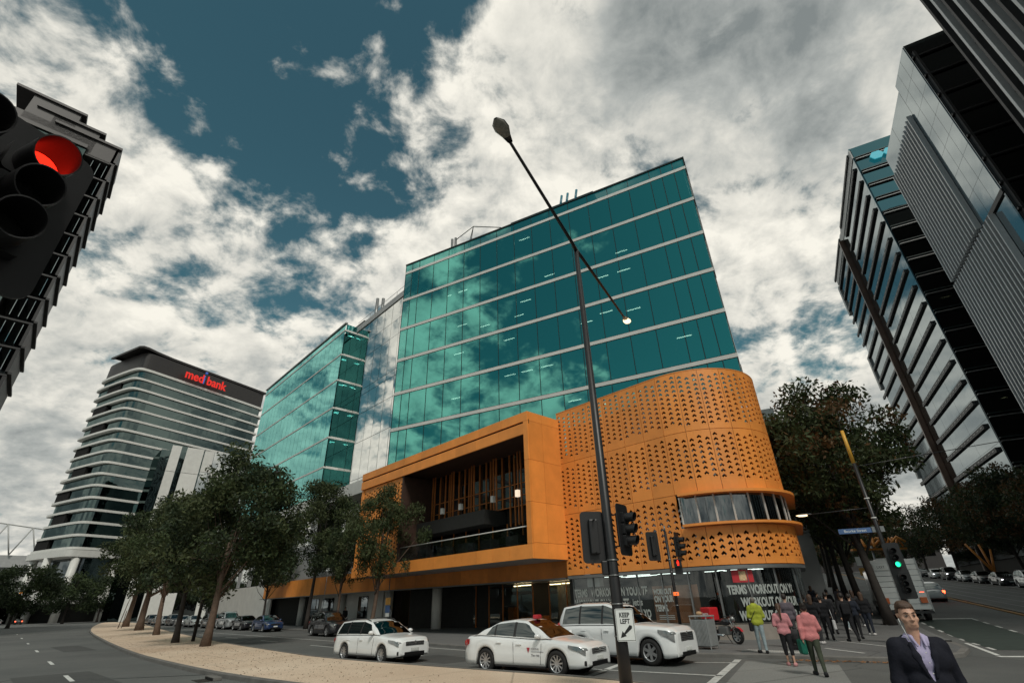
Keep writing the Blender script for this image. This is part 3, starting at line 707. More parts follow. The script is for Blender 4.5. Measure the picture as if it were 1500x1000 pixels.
# ================================================================ rear wing: silver glass link and second teal block
rb = thing('rear_office_wing', 'office wing of silver mirror glass and a second teal glass block with slim white bands', 'building', MN(65.9, 26.5, 0), ROT_MN)
def rl(m, n, z): return Vector((-(m - 65.9), n - 26.5, z))
def bxr(m0, m1, n0, n1, z0, z1, name, mt): a, b = rl(m1, n0, 0), rl(m0, n1, 0); return MB().box(a.x, b.x, a.y, b.y, z0, z1).build(name, mt, rb)
Z2 = [40.45, 36.2, 31.9, 27.5, 23.1, 18.9, 14.7]; T2 = 41.7
bxr(67, 100.5, 27.5, 48, 0, 41.2, 'block_core', M['interior'])
for z in Z2[:-1]: bxr(65.9, 101.5, 26.42, 26.75, z - .11, z + .11, 'floor_band', M['white_band']); bxr(65.82, 66.0, 26.76, 28.5, z - .16, z + .16, 'floor_band', M['white_band'])
bxr(65.7, 101.6, 26.3, 26.7, T2 - .1, T2 + .1, 'parapet_cap', M['grey_clad'])
bxr(50.5, 101.6, 26.3, 28.4, Z2[-1] - 1.2, Z2[-1] + .3, 'base_band', M['white_band'])
pmz = {}
rows2 = [(T2 - .1, Z2[0] + .11)] + [(a - .11, b + .11) for a, b in zip(Z2[:-1], Z2[1:])]
npn = 21; wpn = (101.5 - 65.9) / npn
for zt, zb in rows2:
    k = round(zt - zb, 2)
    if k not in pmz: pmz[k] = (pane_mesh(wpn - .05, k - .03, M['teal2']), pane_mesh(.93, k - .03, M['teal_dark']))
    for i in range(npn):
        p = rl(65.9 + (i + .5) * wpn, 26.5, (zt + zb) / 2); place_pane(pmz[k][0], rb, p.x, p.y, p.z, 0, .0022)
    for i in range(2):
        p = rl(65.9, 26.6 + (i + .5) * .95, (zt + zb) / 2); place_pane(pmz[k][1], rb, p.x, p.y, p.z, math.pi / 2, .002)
for k in range(10):
    z = Z2[k % 5] - .35; m0 = 66.4 + random.random() * .8; n0 = 26.9 + random.random() * .8; bxr(m0, m0 + .08, n0, n0 + .7, z, z + .04, 'ceiling_light', M['strip'])
# silver link
bxr(50, 66, 29.8, 45, 0, 40.4, 'link_core', M['interior'])
LN = 28.5
ZG = [40.6, 37.4, 34.8, 29.4, 28.5, 25.6, 21.4, 16.4, 12.0]
for a, b in zip(ZG[:-1], ZG[1:]):
    dark = (a == 27.8)
    for i in range(7):
        m0 = 50.2 + i * 2.25; me = pane_mesh(2.19, a - b - .06, M['mullion'] if dark else M['silver_glass'])
        p = rl(m0 + 1.12, LN, (a + b) / 2); place_pane(me, rb, p.x, p.y, p.z, 0, .003)
bxr(50, 66, 28.6, 28.9, 11.4, 40.8, 'link_frame', M['grey_metal'])
bxr(49.5, 66, 28.35, 28.8, 40.65, 41.6, 'link_parapet', M['grey_clad'])
for m0 in (54, 58, 62): MB().tube([rl(m0, 28.5, 41.6), rl(m0, 28.5, 42.5)], .03, 5).build('rail_post', M['grey_metal'], rb)
MB().tube([rl(50, 28.5, 42.5), rl(66, 28.5, 42.5)], .03, 5).build('roof_rail', M['grey_metal'], rb)
for m0, h in ((62.2, 48.4), (60.2, 47.4)): MB().tube([rl(m0, 29.5, 40), rl(m0, 29.5, h - 2.6)], .26, 8).build('antenna_mast', M['grey_metal'], rb)
bxr(66.2, 70, 29.5, 33, 41.2, 43.6, 'plant_room', M['mullion'])
# ribbed pale cladding under the glass, glazed podium strip and ground walls
for i in range(20):
    m0 = 66 + i * 1.78; bxr(m0 + .03, m0 + 1.75, 26.8, 26.95, 5.1, 13.4, 'ribbed_panel', M['silver_glass'] if i % 3 else M['grey_clad'])
for i in range(5):
    m0 = 50 + i * 3.2; bxr(m0 + .03, m0 + 3.15, 28.6, 28.75, 5.1, 13.2, 'ribbed_panel', M['silver_glass'])
bxr(77, 101.5, 26.6, 26.8, .1, 5.0, 'ground_wall', M['offwhite'])

# ================================================================ banded tower at the end of the street
def smooth_closed(P, k=3): return chaikin(P, k)
tb = thing('banded_tower', 'dark glass tower wrapped in white floor bands with red roof lettering', 'building', LR(204, 82.4, 0), ROT_LR)
def tl(l, r): return (-(l - 204), r - 82.4)
plan = chaikin([tl(204, 84.5), tl(204, 92), tl(204, 134), tl(205, 137), tl(236, 137), tl(236, 110), tl(233, 86), tl(232.6, 82), tl(230, 81.2), tl(221, 81), tl(210, 81.2), tl(205, 81.8)], 2)
def prism_obj(P, z0, z1, name, m, par): return MB().prism(P, z0, z1).build(name, m, par)
cen = Vector((-16, 28))
def scale_poly(P, s): return [tuple(cen + (Vector(p) - cen) * s) for p in P]
NF = 20; Z0 = 21.0; FH = (85.0 - Z0) / 16
M['tower_glass'] = glass_facade('tower_glass', (0.20, 0.27, 0.265), (0.04, 0.06, 0.06), 0.45, wob=.05)
fl = 0
for i in range(16):
    z = Z0 + i * FH; s = 0.965 + .012 * math.sin(i * 1.9)
    prism_obj(scale_poly(plan, s), z + .55, z + FH - .02, 'storey_glass', M['tower_glass'], tb)
    prism_obj(scale_poly(plan, 1.0 + (.012 if i % 5 == 0 else 0) + .006 * math.sin(i * 2.3)), z - .25, z + .52, 'floor_band', M['white_band'], tb)
    # dark recessed balconies on the rounded end
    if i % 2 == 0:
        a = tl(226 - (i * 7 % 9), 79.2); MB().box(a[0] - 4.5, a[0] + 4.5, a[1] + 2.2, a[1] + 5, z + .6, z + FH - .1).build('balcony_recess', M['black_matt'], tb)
prism_obj(scale_poly(plan, 1.0), 85.0 - .2, 85.7, 'floor_band', M['white_band'], tb)
prism_obj(scale_poly(plan, .95), 20, 84.5, 'tower_core', M['interior'], tb)
roofp = chaikin([tl(205, 79), tl(204.5, 137), tl(230, 137), tl(232, 110), tl(229, 81), tl(216, 79)], 2)
M['crown_dark'] = mat('crown_cladding', (0.022, 0.020, 0.020), 0.5, var=.2)
prism_obj(scale_poly(plan, .972), 85.7, 92.4, 'crown_wall', M['crown_dark'], tb)
# wavy roof edge rising at the near end
P0 = [tl(204.2, r) for r in (79, 80.5, 82.5, 86, 92, 137)]; zs = (93.3, 94.0, 94.1, 93.7, 93.4, 93.4)
g = MB(); g.grid([[(p[0] + a, p[1], z + b) for a, b in ((.0, -.7), (.0, .15), (-20, .15), (-20, -.7))] for p, z in zip(P0, zs)], 0, False); g.add([(p[0], p[1], z) for p, z in [((P0[0][0], P0[0][1]), zs[0] - .7), ((P0[0][0], P0[0][1]), zs[0] + .15), ((P0[0][0] - 20, P0[0][1]), zs[0] + .15), ((P0[0][0] - 20, P0[0][1]), zs[0] - .7)]], [(0, 1, 2, 3)]); g.build('roof_edge', M['crown_dark'], tb)
M['sign_red'] = emit('sign_red', (0.75, 0.02, 0.012), 0.55); M['sign_blue'] = emit('sign_blue_i', (0.03, 0.10, 0.40), 0.6)
rot = (math.pi / 2, 0, math.pi / 2)
lx = -(203.2 - 204) + .9
for s_, r, m_ in (('med', 97.2, M['sign_red']), ('i', 104.6, M['sign_blue']), ('bank', 106.3, M['sign_red'])):
    lettering(s_, 5.2, m_, tb, (lx, r - 82.4, 86.8), rot, bold=.09, sx=.86, depth=.15, name='roof_lettering')
MB().tube([(lx, 105.4 - 82.4, 91.2), (lx, 105.4 - 82.4, 91.9)], .5, 8).build('letter_dot', M['sign_blue'], tb)
# raised base on white columns, terrace deck
prism_obj(scale_poly(plan, 1.03), 18.6, 20.6, 'transfer_band', M['white_band'], tb)
for l, r in ((205, 84), (205, 96), (205, 110), (205, 124), (216, 81), (228, 82)):
    a = tl(l, r); MB().tube([(a[0], a[1], 0), (a[0], a[1], 18.6)], 1.1, 14).build('column', M['white_band'], tb)
prism_obj(scale_poly(plan, .86), 8.5, 18.6, 'lobby_glass', M['dark_glass'], tb); prism_obj(scale_poly(plan, 1.12), 5.2, 8.4, 'terrace_deck', M['white_band'], tb); prism_obj(scale_poly(plan, .8), 0, 8.0, 'base_wall', M['interior'], tb)
# slanted white blades between tower and glass wing
wb2 = thing('white_blade_building', 'pale building of tall white blades in front of the banded tower', 'building', MN(185, 22.5, 0), ROT_MN + math.pi / 2)
for x0, x1 in ((2.0, 4.6), (6.2, 11.0)):
    for k in range(6): MB().box(x0, x1, -.3, .0, k * 8.2 + .06, k * 8.2 + 8.14).build('blade_panel', M['white_band'], wb2)
MB().box(-.5, 26, .1, 14, 0, 47.5).build('wall', M['tower_glass'], wb2)
for i in range(5):
    for k in range(7): MB().box(11.4 + i * 2.9, 14.2 + i * 2.9, -.2, .06, k * 7 + .06, k * 7 + 6.94).build('wall_panel', M['silver_glass'] if (i + k) % 3 else M['white_band'], wb2)

# ================================================================ finned tower at the left edge
ft = thing('finned_tower', 'dark office tower with stacked bracket sunshades down its corner', 'building', MN(74, -8, 0), 0)
d0 = Vector((math.sin(R_(-51.6)), math.cos(R_(-51.6)), 0)) * 78
ft.location = d0; ft.rotation_euler = (0, 0, R_(43.0))
# local +x runs to the right across the view, the wall lies on the -x side
M['ft_dark'] = mat('dark_cladding', (0.045, 0.042, 0.042), 0.5, var=.15)
MB().box(-26, -.6, 0, 30, 0, 64).build('tower_wall', M['ft_dark'], ft)
MB().box(-26, -.55, -.25, -.05, 0, 62).build('tower_glazing', M['tower_glass'], ft)
for i in range(18):
    z = 3.5 + i * 3.45
    MB().box(-26, -.5, -.5, -.27, z - .3, z + .3).build('floor_band', M['ft_dark'], ft)
    # sunshade: horizontal arm, vertical blade and hanging glass louvre
    MB().box(-.6, 3.0, 0, 9, z + 2.4, z + 2.62).build('sunshade_arm', M['black'], ft); MB().box(2.7, 3.0, .02, 8.9, z - .5, z + 2.38).build('sunshade_blade', M['black'], ft); MB().box(2.98, 3.35, 0, 9, z - .75, z - .52).build('sunshade_tip', M['black'], ft)
    for q in (0.4, 1.2, 2.0): MB().box(.2 + q, .26 + q, .3, 8.7, z - .3, z + 2.39).build('louvre', M['blue_glass'], ft)
for k, (x, z0, z1) in enumerate(((-3, 64, 67.5), (-.2, 63.5, 65.6), (2.2, 63.0, 64.2))):
    MB().box(x - 5, x + .2, 0, 6, z0 - 2, z1).box(x - 7, x + .8, -.3, 6.3, z1 + .01, z1 + .4).build('roof_frame', M['ft_dark'], ft)

# ================================================================ towers along the right street (street plane l = -30)
M['fin'] = mat('louvre_fin', (0.36, 0.385, 0.40), 0.35, 0.3, var=.1)
M['panel_grey'] = glass_facade('grey_panel_glass', (0.42, 0.47, 0.49), (0.06, 0.08, 0.09), 0.66, rough=.06, wob=.03)
M['slot_dark'] = mat('slot_dark', (0.012, 0.012, 0.013), 0.5)
# T1 far tower: slotted sunshades. local x=-(l+30): +x goes right/away from street, y = r-93
t1 = thing('slotted_tower', 'pale grey tower with staggered black slot sunshades and a brown vertical pipe', 'building', LR(-30, 93, 0), ROT_LR)
H1, FH1 = 80.5, 3.575
MB().box(.3, 40, .3, 51, 0, H1 - 2.2).build('tower_core', M['interior'], t1)
nfl = 21
for i in range(nfl):
    z = 6.0 + i * FH1
    for k, (y0, y1) in enumerate(((.1, 9.5), (9.5, 19.4), (19.4, 28.4), (30, 40), (40, 49.8))):
        MB().box(0, .25, y0 + .03, y1 - .03, z + .02, z + FH1 - .02).build('wall_panel', M['panel_grey'], t1)
    for k, (y0, y1) in enumerate(((1.2, 20.0), (31.0, 46.0))):
        s = (i * .9) % 2.2
        mbs = MB().box(-.36, -.02, y0 + s * .3, y1 + 6.5 - s, z + 2.5, z + 3.15).build('sunshade_slot', M['slot_dark'], t1)
        n_ = 12; mb = MB()
        for q in range(n_): yy = y0 + 1 + (y1 + 5.5 - y0 - 2) * q / n_; mb.box(-.40, -.365, yy, yy + .8, z + 2.78, z + 2.86)
        tag(mb.build('slot_light_gaps', M['white_band'], sbs := None or mbs), kind='stuff')
M['pipe_brown'] = mat('pipe_copper', (0.10, 0.06, 0.045), 0.35, 0.6, var=.4, scale=.3)
MB().box(-1.0, .2, 28.85, 29.45, 0, H1 - 2).build('vertical_pipe', M['pipe_brown'], t1)
MB().box(-.1, 40, 0, 51, H1 - 2.2, H1).build('parapet', M['grey_clad'], t1)
for k in range(3): MB().box(-.4, 1.5, 50 + .1 * k, 51.5, H1 - 12 - k * 22, H1 - 3 - k * 22).build('corner_fin', M['grey_metal'], t1)
# its dark recessed end facing the crossing
MB().box(.1, 40, -.02, .25, 0, H1 - 2.2).build('end_glazing', M['dark_glass'], t1)
for i in range(nfl):
    z = 6.0 + i * FH1
    MB().box(.2, 40, -.55, -.03, z - .07, z + .07).build('end_ledge', M['grey_metal'], t1); MB().box(.2, 40, -.50, -.03, z + .45, z + .6).build('end_ledge', M['mullion'], t1)
    if i > 14: MB().box(.2, 40, -.12, -.03, z + .7, z + FH1 - .3).build('end_panel', M['blue_glass'], t1)
for k in range(7):
    z = 6 + random.randrange(2, 14) * FH1 + 2.6; x = random.uniform(1, 8); MB().box(x, x + .7, .3, .36, z, z + .1).build('office_light', M['warm_strip'], t1)
M['logo_teal'] = emit('logo_teal', (0.03, 0.30, 0.36), .7)
g = MB()
for cx in (3.4, 5.6): g.prism([(cx + 1.15 * math.cos(a), 1.0 * math.sin(a)) for a in [math.pi / 3 * q for q in range(6)]], 0, .2)
o = g.build('roof_emblem', M['logo_teal'], t1, (0, -.6, H1 - 3.8)); o.rotation_euler = (math.pi / 2, 0, 0)
# T2 middle tower: vertical louvre fins
t2 = thing('louvred_tower', 'dark tower clad in tall vertical louvre fins beside the slotted tower', 'building', LR(-30, 60.0, 0), ROT_LR)
H2 = 66.8
MB().box(.5, 42, .3, 21, 0, H2 - .3).build('tower_core', M['interior'], t2)
zs_ = 40.2
for i in range(22):
    y0 = 1.0 + i * .905
    if i > 0 or 1:
        for z0, z1 in (((zs_ + .3, H2 - 5.5 + .0 * i) if i > 6 else (zs_ + 1e9, 0)), (4 if i > 2 else 99, zs_ - .3)):
            if z1 > z0: MB().box(-.55, .05, y0, y0 + .22, z0, z1).build('louvre_fin', M['fin'], t2)
for i in range(10):
    z0 = 2 + i * 6.4
    for k in range(3): MB().box(.1, .3, .1 + k * 6.95, 6.98 + k * 6.95, z0 + .03, min(H2, z0 + 6.37)).build('wall_panel', M['panel_grey'], t2)
for y0 in (.2, 2.35, 4.5):
    for q in range(7): MB().box(-.06, .09, y0, y0 + 2.1, zs_ + .32 + q * 3.76, zs_ + 4.04 + q * 3.76).build('smooth_panel', M['panel_grey'], t2)
MB().box(-.1, .12, 0, 21, zs_ - .3, zs_ + .3).build('belt_joint', M['slot_dark'], t2)
MB().box(0, 42, -.03, .25, 0, H2).build('end_glazing', M['dark_glass'], t2)
for k in range(6): MB().box(.3 + k * 5, .55 + k * 5, -.5, -.04, 0, H2 - 2).build('end_mullion', M['slot_dark'], t2)
MB().box(5.0, 5.5, -.9, -.51, 6, H2 - 9).build('end_blade', M['fin'], t2)
for i in range(17): MB().box(0.05, 42, -.35, -.04, 3 + i * 3.8, 3.25 + i * 3.8).build('end_ledge', M['slot_dark'], t2)
for k in range(10):
    z = 3 + random.randrange(8, 16) * 3.8 - .5; x = random.uniform(6, 20); MB().box(x, x + .5, .32, .4, z, z + .14).build('office_light', M['warm_strip'], t2)
# T3 nearest tower
t3 = thing('ribbed_tower', 'tall grey tower of ribbed glass bays rising above the louvred tower', 'building', LR(-30, 51.5, 0), ROT_LR)
H3 = 92
MB().box(.5, 40, -40, -.3, 0, H3).build('tower_core', M['interior'], t3)
MB().box(0.1, .45, -40, 0, 0, H3).build('wall_glass', M['panel_grey'], t3)
for i in range(30): MB().box(-.6, .05, -.55 - i * 1.25, -.2 - i * 1.25, 2, H3).build('louvre_fin', M['fin'] if i % 2 else M['slot_dark'], t3)
for i in range(11): MB().box(-.12, .08, -40, -.1, 4 + i * 8, 4.16 + i * 8).build('belt_joint', M['slot_dark'], t3)
# far mid-rise behind the big street tree, plain side wall beside the curved podium
fm = thing('far_midrise', 'distant dark mid-rise with ribbed parapet behind the street tree', 'building', LR(-18, 232, 0), ROT_LR)
MB().box(-12, 12, 0, 25, 0, 52).build('wall', M['ft_dark'], fm)
for i in range(13): MB().box(-12 + i * 1.95, -10.9 + i * 1.95, -.4, -.05, 6, 52).build('wall_rib', M['grey_clad'], fm)
sw = thing('plain_side_wall', 'plain grey panelled wall behind the curved orange corner', 'building', LR(2.0, 47, 0), ROT_LR)
for i in range(3):
    for k in range(2): MB().box(-.35 + 0, 3.6, .0 + k * 6, 5.97 + k * 6, 1 + i * 5.2, 6.15 + i * 5.2).build('wall_panel', M['grey_clad'], sw)

ftr = thing('far_terrace', 'low dark building closing the top of the side street', 'building', LRg(-20, 224, -1), ROT_LR)
MB().box(-26, 24, 0, 14, 0, 13).build('wall', M['ft_dark'], ftr)
for i in range(12): MB().box(-24 + i * 4, -21.6 + i * 4, -.12, -.02, 5, 7.5).build('window', M['dark_glass'], ftr); MB().box(-24 + i * 4, -21.6 + i * 4, -.12, -.02, 9, 11.2).build('window', M['dark_glass'], ftr)
# ================================================================ trees
def leaf_mat(name, col, trans=0.25):
    m, t, b = new_mat(name); tcn = nn('ShaderNodeTexCoord', t)
    no = nn('ShaderNodeTexNoise', t); no.inputs['Scale'].default_value = 1.7; no.inputs['Detail'].default_value = 4; lk(tcn.outputs['Object'], no.inputs['Vector'], t)
    mr = nn('ShaderNodeMapRange', t); mr.inputs['From Min'].default_value = .3; mr.inputs['From Max'].default_value = .7; mr.inputs['To Min'].default_value = .55; mr.inputs['To Max'].default_value = 1.5
    lk(no.outputs['Fac'], mr.inputs['Value'], t)
    sc = nn('ShaderNodeVectorMath', t, operation='SCALE'); sc.inputs[0].default_value = col; lk(mr.outputs[0], sc.inputs['Scale'], t)
    lk(sc.outputs[0], b.inputs['Base Color'], t); b.inputs['Roughness'].default_value = .6; b.inputs['Specular IOR Level'].default_value = .25
    tr = nn('ShaderNodeBsdfTranslucent', t); lk(sc.outputs[0], tr.inputs['Color'], t)
    mx = nn('ShaderNodeMixShader', t); mx.inputs[0].default_value = trans; lk(b.outputs[0], mx.inputs[1], t); lk(tr.outputs[0], mx.inputs[2], t)
    lk(mx.outputs[0], t.nodes['Material Output'].inputs['Surface'], t); return m
M['leaf_a'] = leaf_mat('leaf_dark_green', (0.028, 0.043, 0.020)); M['leaf_b'] = leaf_mat('leaf_green', (0.046, 0.066, 0.026)); M['leaf_c'] = leaf_mat('leaf_olive', (0.066, 0.082, 0.034))
M['leaf_r'] = leaf_mat('leaf_autumn', (0.10, 0.055, 0.022)); M['leaf_d'] = leaf_mat('leaf_plane', (0.048, 0.062, 0.024))
M['bark'] = mat('bark', (0.105, 0.070, 0.050), 0.85, var=.35, scale=6, bump=.5, bscale=25); M['bark_dark'] = mat('bark_dark', (0.035, 0.028, 0.024), 0.85, var=.35, scale=6, bump=.5, bscale=25)
def tree(name, label, base, top, cw, cbot, seed, lean=0.0, leaf=.15, n=5200, mats=('leaf_a', 'leaf_b', 'leaf_c'), bark='bark', tr=.19, group=None, lobes=None, clump=.9, droop=0.0, fork=True, nb=None):
    """base: world point; top: height; cw: crown width; cbot: height of the crown's underside"""
    rs_ = np.random.RandomState(seed); base = Vector(base)
    t = thing(name, label, 'tree', base, 0, group)
    H = top; rx = cw / 2; rz = (H - cbot) / 2; cz = cbot + rz
    lx, ly = lean * math.cos(seed), lean * math.sin(seed)
    # trunk with a slight bend and limbs to clump centres
    mb = MB(); pts = []; rad = []
    th = cbot + rz * .9
    for i in range(8):
        k = i / 7; pts.append((lx * k + .10 * math.sin(k * 4 + seed), ly * k + .10 * math.cos(k * 3 + seed) - .1, th * k - .05)); rad.append(tr * (1.35 if i == 0 else 1) * (1 - .62 * k))
    mb.tube(pts, rad, 10)
    cl = []
    K = int((lobes or 46) * 1.3)
    for i in range(K):
        u = rs_.normal(size=3); u /= np.linalg.norm(u); r = rs_.uniform(.25, 1.0) ** .45
        prof = 1.0 - .35 * max(0, u[2]) ** 2 + .05 * rs_.normal()
        c = np.array([u[0] * rx * r * prof, u[1] * rx * r * prof, u[2] * rz * r * (1.0 if u[2] > 0 else .9)])
        c[:2] += rs_.normal(size=2) * .25; c += np.array([lx * .9, ly * .9, cz]); cl.append((c, clump * rs_.uniform(.6, 1.35) * (rx / 3.6) ** .8))
    for i in range(nb or 16):
        c = cl[i][0]; k = rs_.uniform(.45, .85) if not fork else rs_.uniform(.35, .85)
        p0 = Vector(pts[0]).lerp(Vector(pts[-1]), k); mid = p0.lerp(Vector(c), .5) + Vector((0, 0, -.25 + .2 * rs_.normal()))
        mb.tube([p0, mid, c], [tr * .42 * (1.1 - k), tr * .26 * (1.1 - k), .012], 6)
    mb.build('trunk', M[bark], t)
    n = int(n * 1.75); leaf *= .88
    # leaves
    w = np.array([q[1] ** 2 for q in cl]); w /= w.sum(); idx = rs_.choice(len(cl), n, p=w)
    C = np.array([q[0] for q in cl])[idx]; S = np.array([q[1] for q in cl])[idx]
    d = rs_.normal(size=(n, 3)); d /= np.linalg.norm(d, axis=1)[:, None]; d *= (rs_.uniform(.05, 1, n) ** .5)[:, None]
    P = C + d * S[:, None] * np.array([1.12, 1.12, .8]); P[:, 2] -= droop * rs_.uniform(0, 1, n) ** 2
    a = rs_.normal(size=(n, 3)); a[:, 2] -= .35 + droop; a /= np.linalg.norm(a, axis=1)[:, None]
    b = np.cross(a, rs_.normal(size=(n, 3))); b /= np.linalg.norm(b, axis=1)[:, None]
    L = leaf * rs_.uniform(.6, 1.4, n)[:, None]; Wd = L * (.42 if droop < .1 else .26)
    V = np.stack([P - a * L, P - b * Wd, P + a * L, P + b * Wd], 1).reshape(-1, 3)
    me = bpy.data.meshes.new('crown'); me.vertices.add(4 * n); me.vertices.foreach_set('co', V.ravel())
    me.loops.add(4 * n); me.loops.foreach_set('vertex_index', np.arange(4 * n)); me.polygons.add(n)
    me.polygons.foreach_set('loop_start', np.arange(0, 4 * n, 4)); me.polygons.foreach_set('loop_total', np.full(n, 4))
    for q in mats: me.materials.append(M[q])
    mi = (idx * 7 + seed) % len(mats); flip = rs_.uniform(size=n) < .25; mi[flip] = rs_.randint(0, len(mats), flip.sum())
    me.polygons.foreach_set('material_index', mi.astype(np.int32)); me.update(); me.validate()
    put('crown', me, t); return t
G1 = 'trees on the gravel median'
sig = .12
tree('median_tree', 'dark green median tree with pale straight trunk, tallest on the gravel', MN(37.6, 9.6, sig), 11.6, 8.4, 2.5, 1, .35, n=15000, lobes=60, group=G1, tr=.24)
tree('median_tree', 'median tree with a blackened trunk beside the tallest one', MN(44.5, 9.5, sig), 10.2, 5.8, 2.5, 2, .2, n=9500, bark='bark_dark', group=G1, tr=.2)
tree('median_tree', 'median tree with a thin leaning trunk behind the black-trunked one', MN(62, 11.6, sig), 13, 7.6, 2.8, 3, .6, n=9000, group=G1, tr=.24)
tree('median_tree', 'broad median tree with a stout trunk further down the gravel', MN(82, 13.4, sig), 15.5, 11.0, 3.2, 4, .3, n=9500, leaf=.2, group=G1, tr=.4)
tree('median_tree', 'farthest median tree where the gravel narrows', MN(108, 15.6, sig), 17.5, 12.0, 3.6, 5, .3, n=7000, leaf=.26, group=G1, tr=.4)
st = thing('sapling', 'young staked sapling near the end of the gravel median', 'tree', MN(98, 13.2, sig)); MB().tube([(0, 0, 0), (.3, .1, 3.2), (.6, .1, 4.6)], [.06, .05, .02], 6).build('trunk', M['bark'], st); MB().tube([(.5, 0, 0), (.55, 0, 2.2)], .05, 5).build('stake', M['bark'], st)
G2 = 'trees along the shop footpath'
tree('street_tree', 'dark pointed street tree beside the parked black car', MN(55.5, 23.2, .13), 14.4, 9.0, 4.0, 11, .3, n=13000, lobes=60, bark='bark_dark', group=G2, tr=.22)
tree('street_tree', 'grey-green drooping street tree with forked pale trunk before the orange box', MN(36.5, 19.9, .13), 10.4, 6.2, 3.8, 12, .5, n=9500, leaf=.14, mats=('leaf_b', 'leaf_c', 'leaf_c'), droop=.8, group=G2, tr=.17, clump=.6)
tree('street_tree', 'small street tree half hidden behind the dark pointed one', MN(48.5, 22.8, .13), 10.2, 4.8, 3.6, 13, .2, n=6000, mats=('leaf_b', 'leaf_c', 'leaf_a'), droop=.5, group=G2, tr=.14, clump=.6)
tree('street_tree', 'low street tree with thin dark trunk by the blue car', MN(70, 23.6, .13), 10.5, 6.2, 4.0, 14, .2, n=6000, bark='bark_dark', group=G2, tr=.15)
G3 = 'plane trees on the side street footpath'
AUT = ('leaf_d', 'leaf_b', 'leaf_d', 'leaf_r', 'leaf_b', 'leaf_d')
def sidetree(l, r, top, cw, cb, seed, n, label, leaf=.17, group=G3, mats=AUT, tr=.26): return tree('plane_tree', label, LRg(l, r, .1), top, cw, cb, seed, .3, leaf, n, mats, 'bark_dark', tr, group, lobes=80, clump=.85)
sidetree(-3.6, 36.5, 14.0, 9.0, 4.4, 21, 13000, 'large plane tree with rusty autumn leaves behind the green traffic light')
sidetree(-3.4, 47, 15.0, 9.5, 4.6, 22, 10000, 'second plane tree from the crossing on the side street')
sidetree(-3.3, 58, 15.0, 9.0, 4.6, 23, 7000, 'third plane tree from the crossing on the side street', .2)
sidetree(-3.3, 72, 15.0, 9.0, 4.6, 24, 5000, 'plane tree far up the side street footpath', .22); sidetree(-3.6, 90, 15, 9, 4.6, 25, 4000, 'farthest plane tree up the side street footpath', .26)
G4 = 'trees across the side street'
g4 = ['autumn tree overhanging the head of the side street car queue', 'autumn tree behind the silver crossover with headlights on', 'autumn tree behind the black saloon in the queue', 'autumn tree behind the dark hatchback in the queue', 'autumn tree behind the silver saloon in the queue', 'autumn tree behind the black four-wheel-drive far back in the queue', 'autumn tree behind the white hatchback near the queue end', 'autumn tree past the last queued car', 'round tree closing the top of the side street', 'rusty tree beside the distant mid-rise', 'low dark tree on the crest of the side street']
for i, (l, r, h) in enumerate(((-24.5, 60, 12.5), (-25.5, 69, 12), (-24.5, 79, 13), (-25.5, 91, 12.5), (-25, 104, 13), (-25, 120, 13.5), (-24, 140, 14), (-24, 160, 14), (-15, 200, 13), (-22, 185, 14), (-8, 205, 12))):
    sidetree(l, r, h, 10.0 if i < 7 else 13, 3.2 if i < 7 else 1.5, 31 + i, 7500 if i < 4 else 4800, g4[i], .22 if i < 7 else .34, G4, ('leaf_d', 'leaf_a', 'leaf_r', 'leaf_a'))
G5 = 'trees at the far end of the main street'
g5 = ['bushy dark tree where the left road bends', 'dark tree below the white terrace deck', 'dark tree beside the banded tower columns', 'large dark tree standing across the left road', 'second dark tree across the left road', 'dark tree behind the farthest kerbside cars', 'dark tree next to the overpass abutment']
for i, (m, n_, h) in enumerate(((150, 2, 12), (190, 13, 12), (205, 22, 12), (120, -9, 14), (140, -8, 13), (160, 40, 13), (215, -4, 13))):
    tree('far_tree', g5[i], MN(m, n_, 0), h, 14, 2.2, 51 + i, .2, .32, 5200, ('leaf_a', 'leaf_b', 'leaf_a'), 'bark_dark', .3, G5)
# ================================================================ street furniture
M['lens_red'] = emit('lens_red', (1.0, 0.02, 0.008), 1.8); M['lens_green'] = emit('lens_green', (0.02, 1.0, 0.40), 1.6)
M['lens_off'] = mat('lens_off', (0.02, 0.02, 0.02), .2, var=0); M['lens_amber_off'] = mat('lens_amber_off', (0.05, 0.03, 0.01), .2, var=0)
def round_rect(w, h, r, n=5):
    P = []
    for cx, cy, a0 in ((w / 2 - r, h / 2 - r, 0), (-w / 2 + r, h / 2 - r, 90), (-w / 2 + r, -h / 2 + r, 180), (w / 2 - r, -h / 2 + r, 270)):
        for k in range(n + 1): a = R_(a0 + 90 * k / n); P.append((cx + r * math.cos(a), cy + r * math.sin(a)))
    return P
def vprism(P, y0, y1, name, m, par, loc=(0, 0, 0)):
    """outline in x,z extruded along y"""
    mb = MB(); n = len(P); vs_ = [(p[0], y0, p[1]) for p in P] + [(p[0], y1, p[1]) for p in P]
    mb.add(vs_, [(i, (i + 1) % n, n + (i + 1) % n, n + i) for i in range(n)] + [tuple(range(n - 1, -1, -1)), tuple(range(n, 2 * n))]); return mb.build(name, m, par, loc)
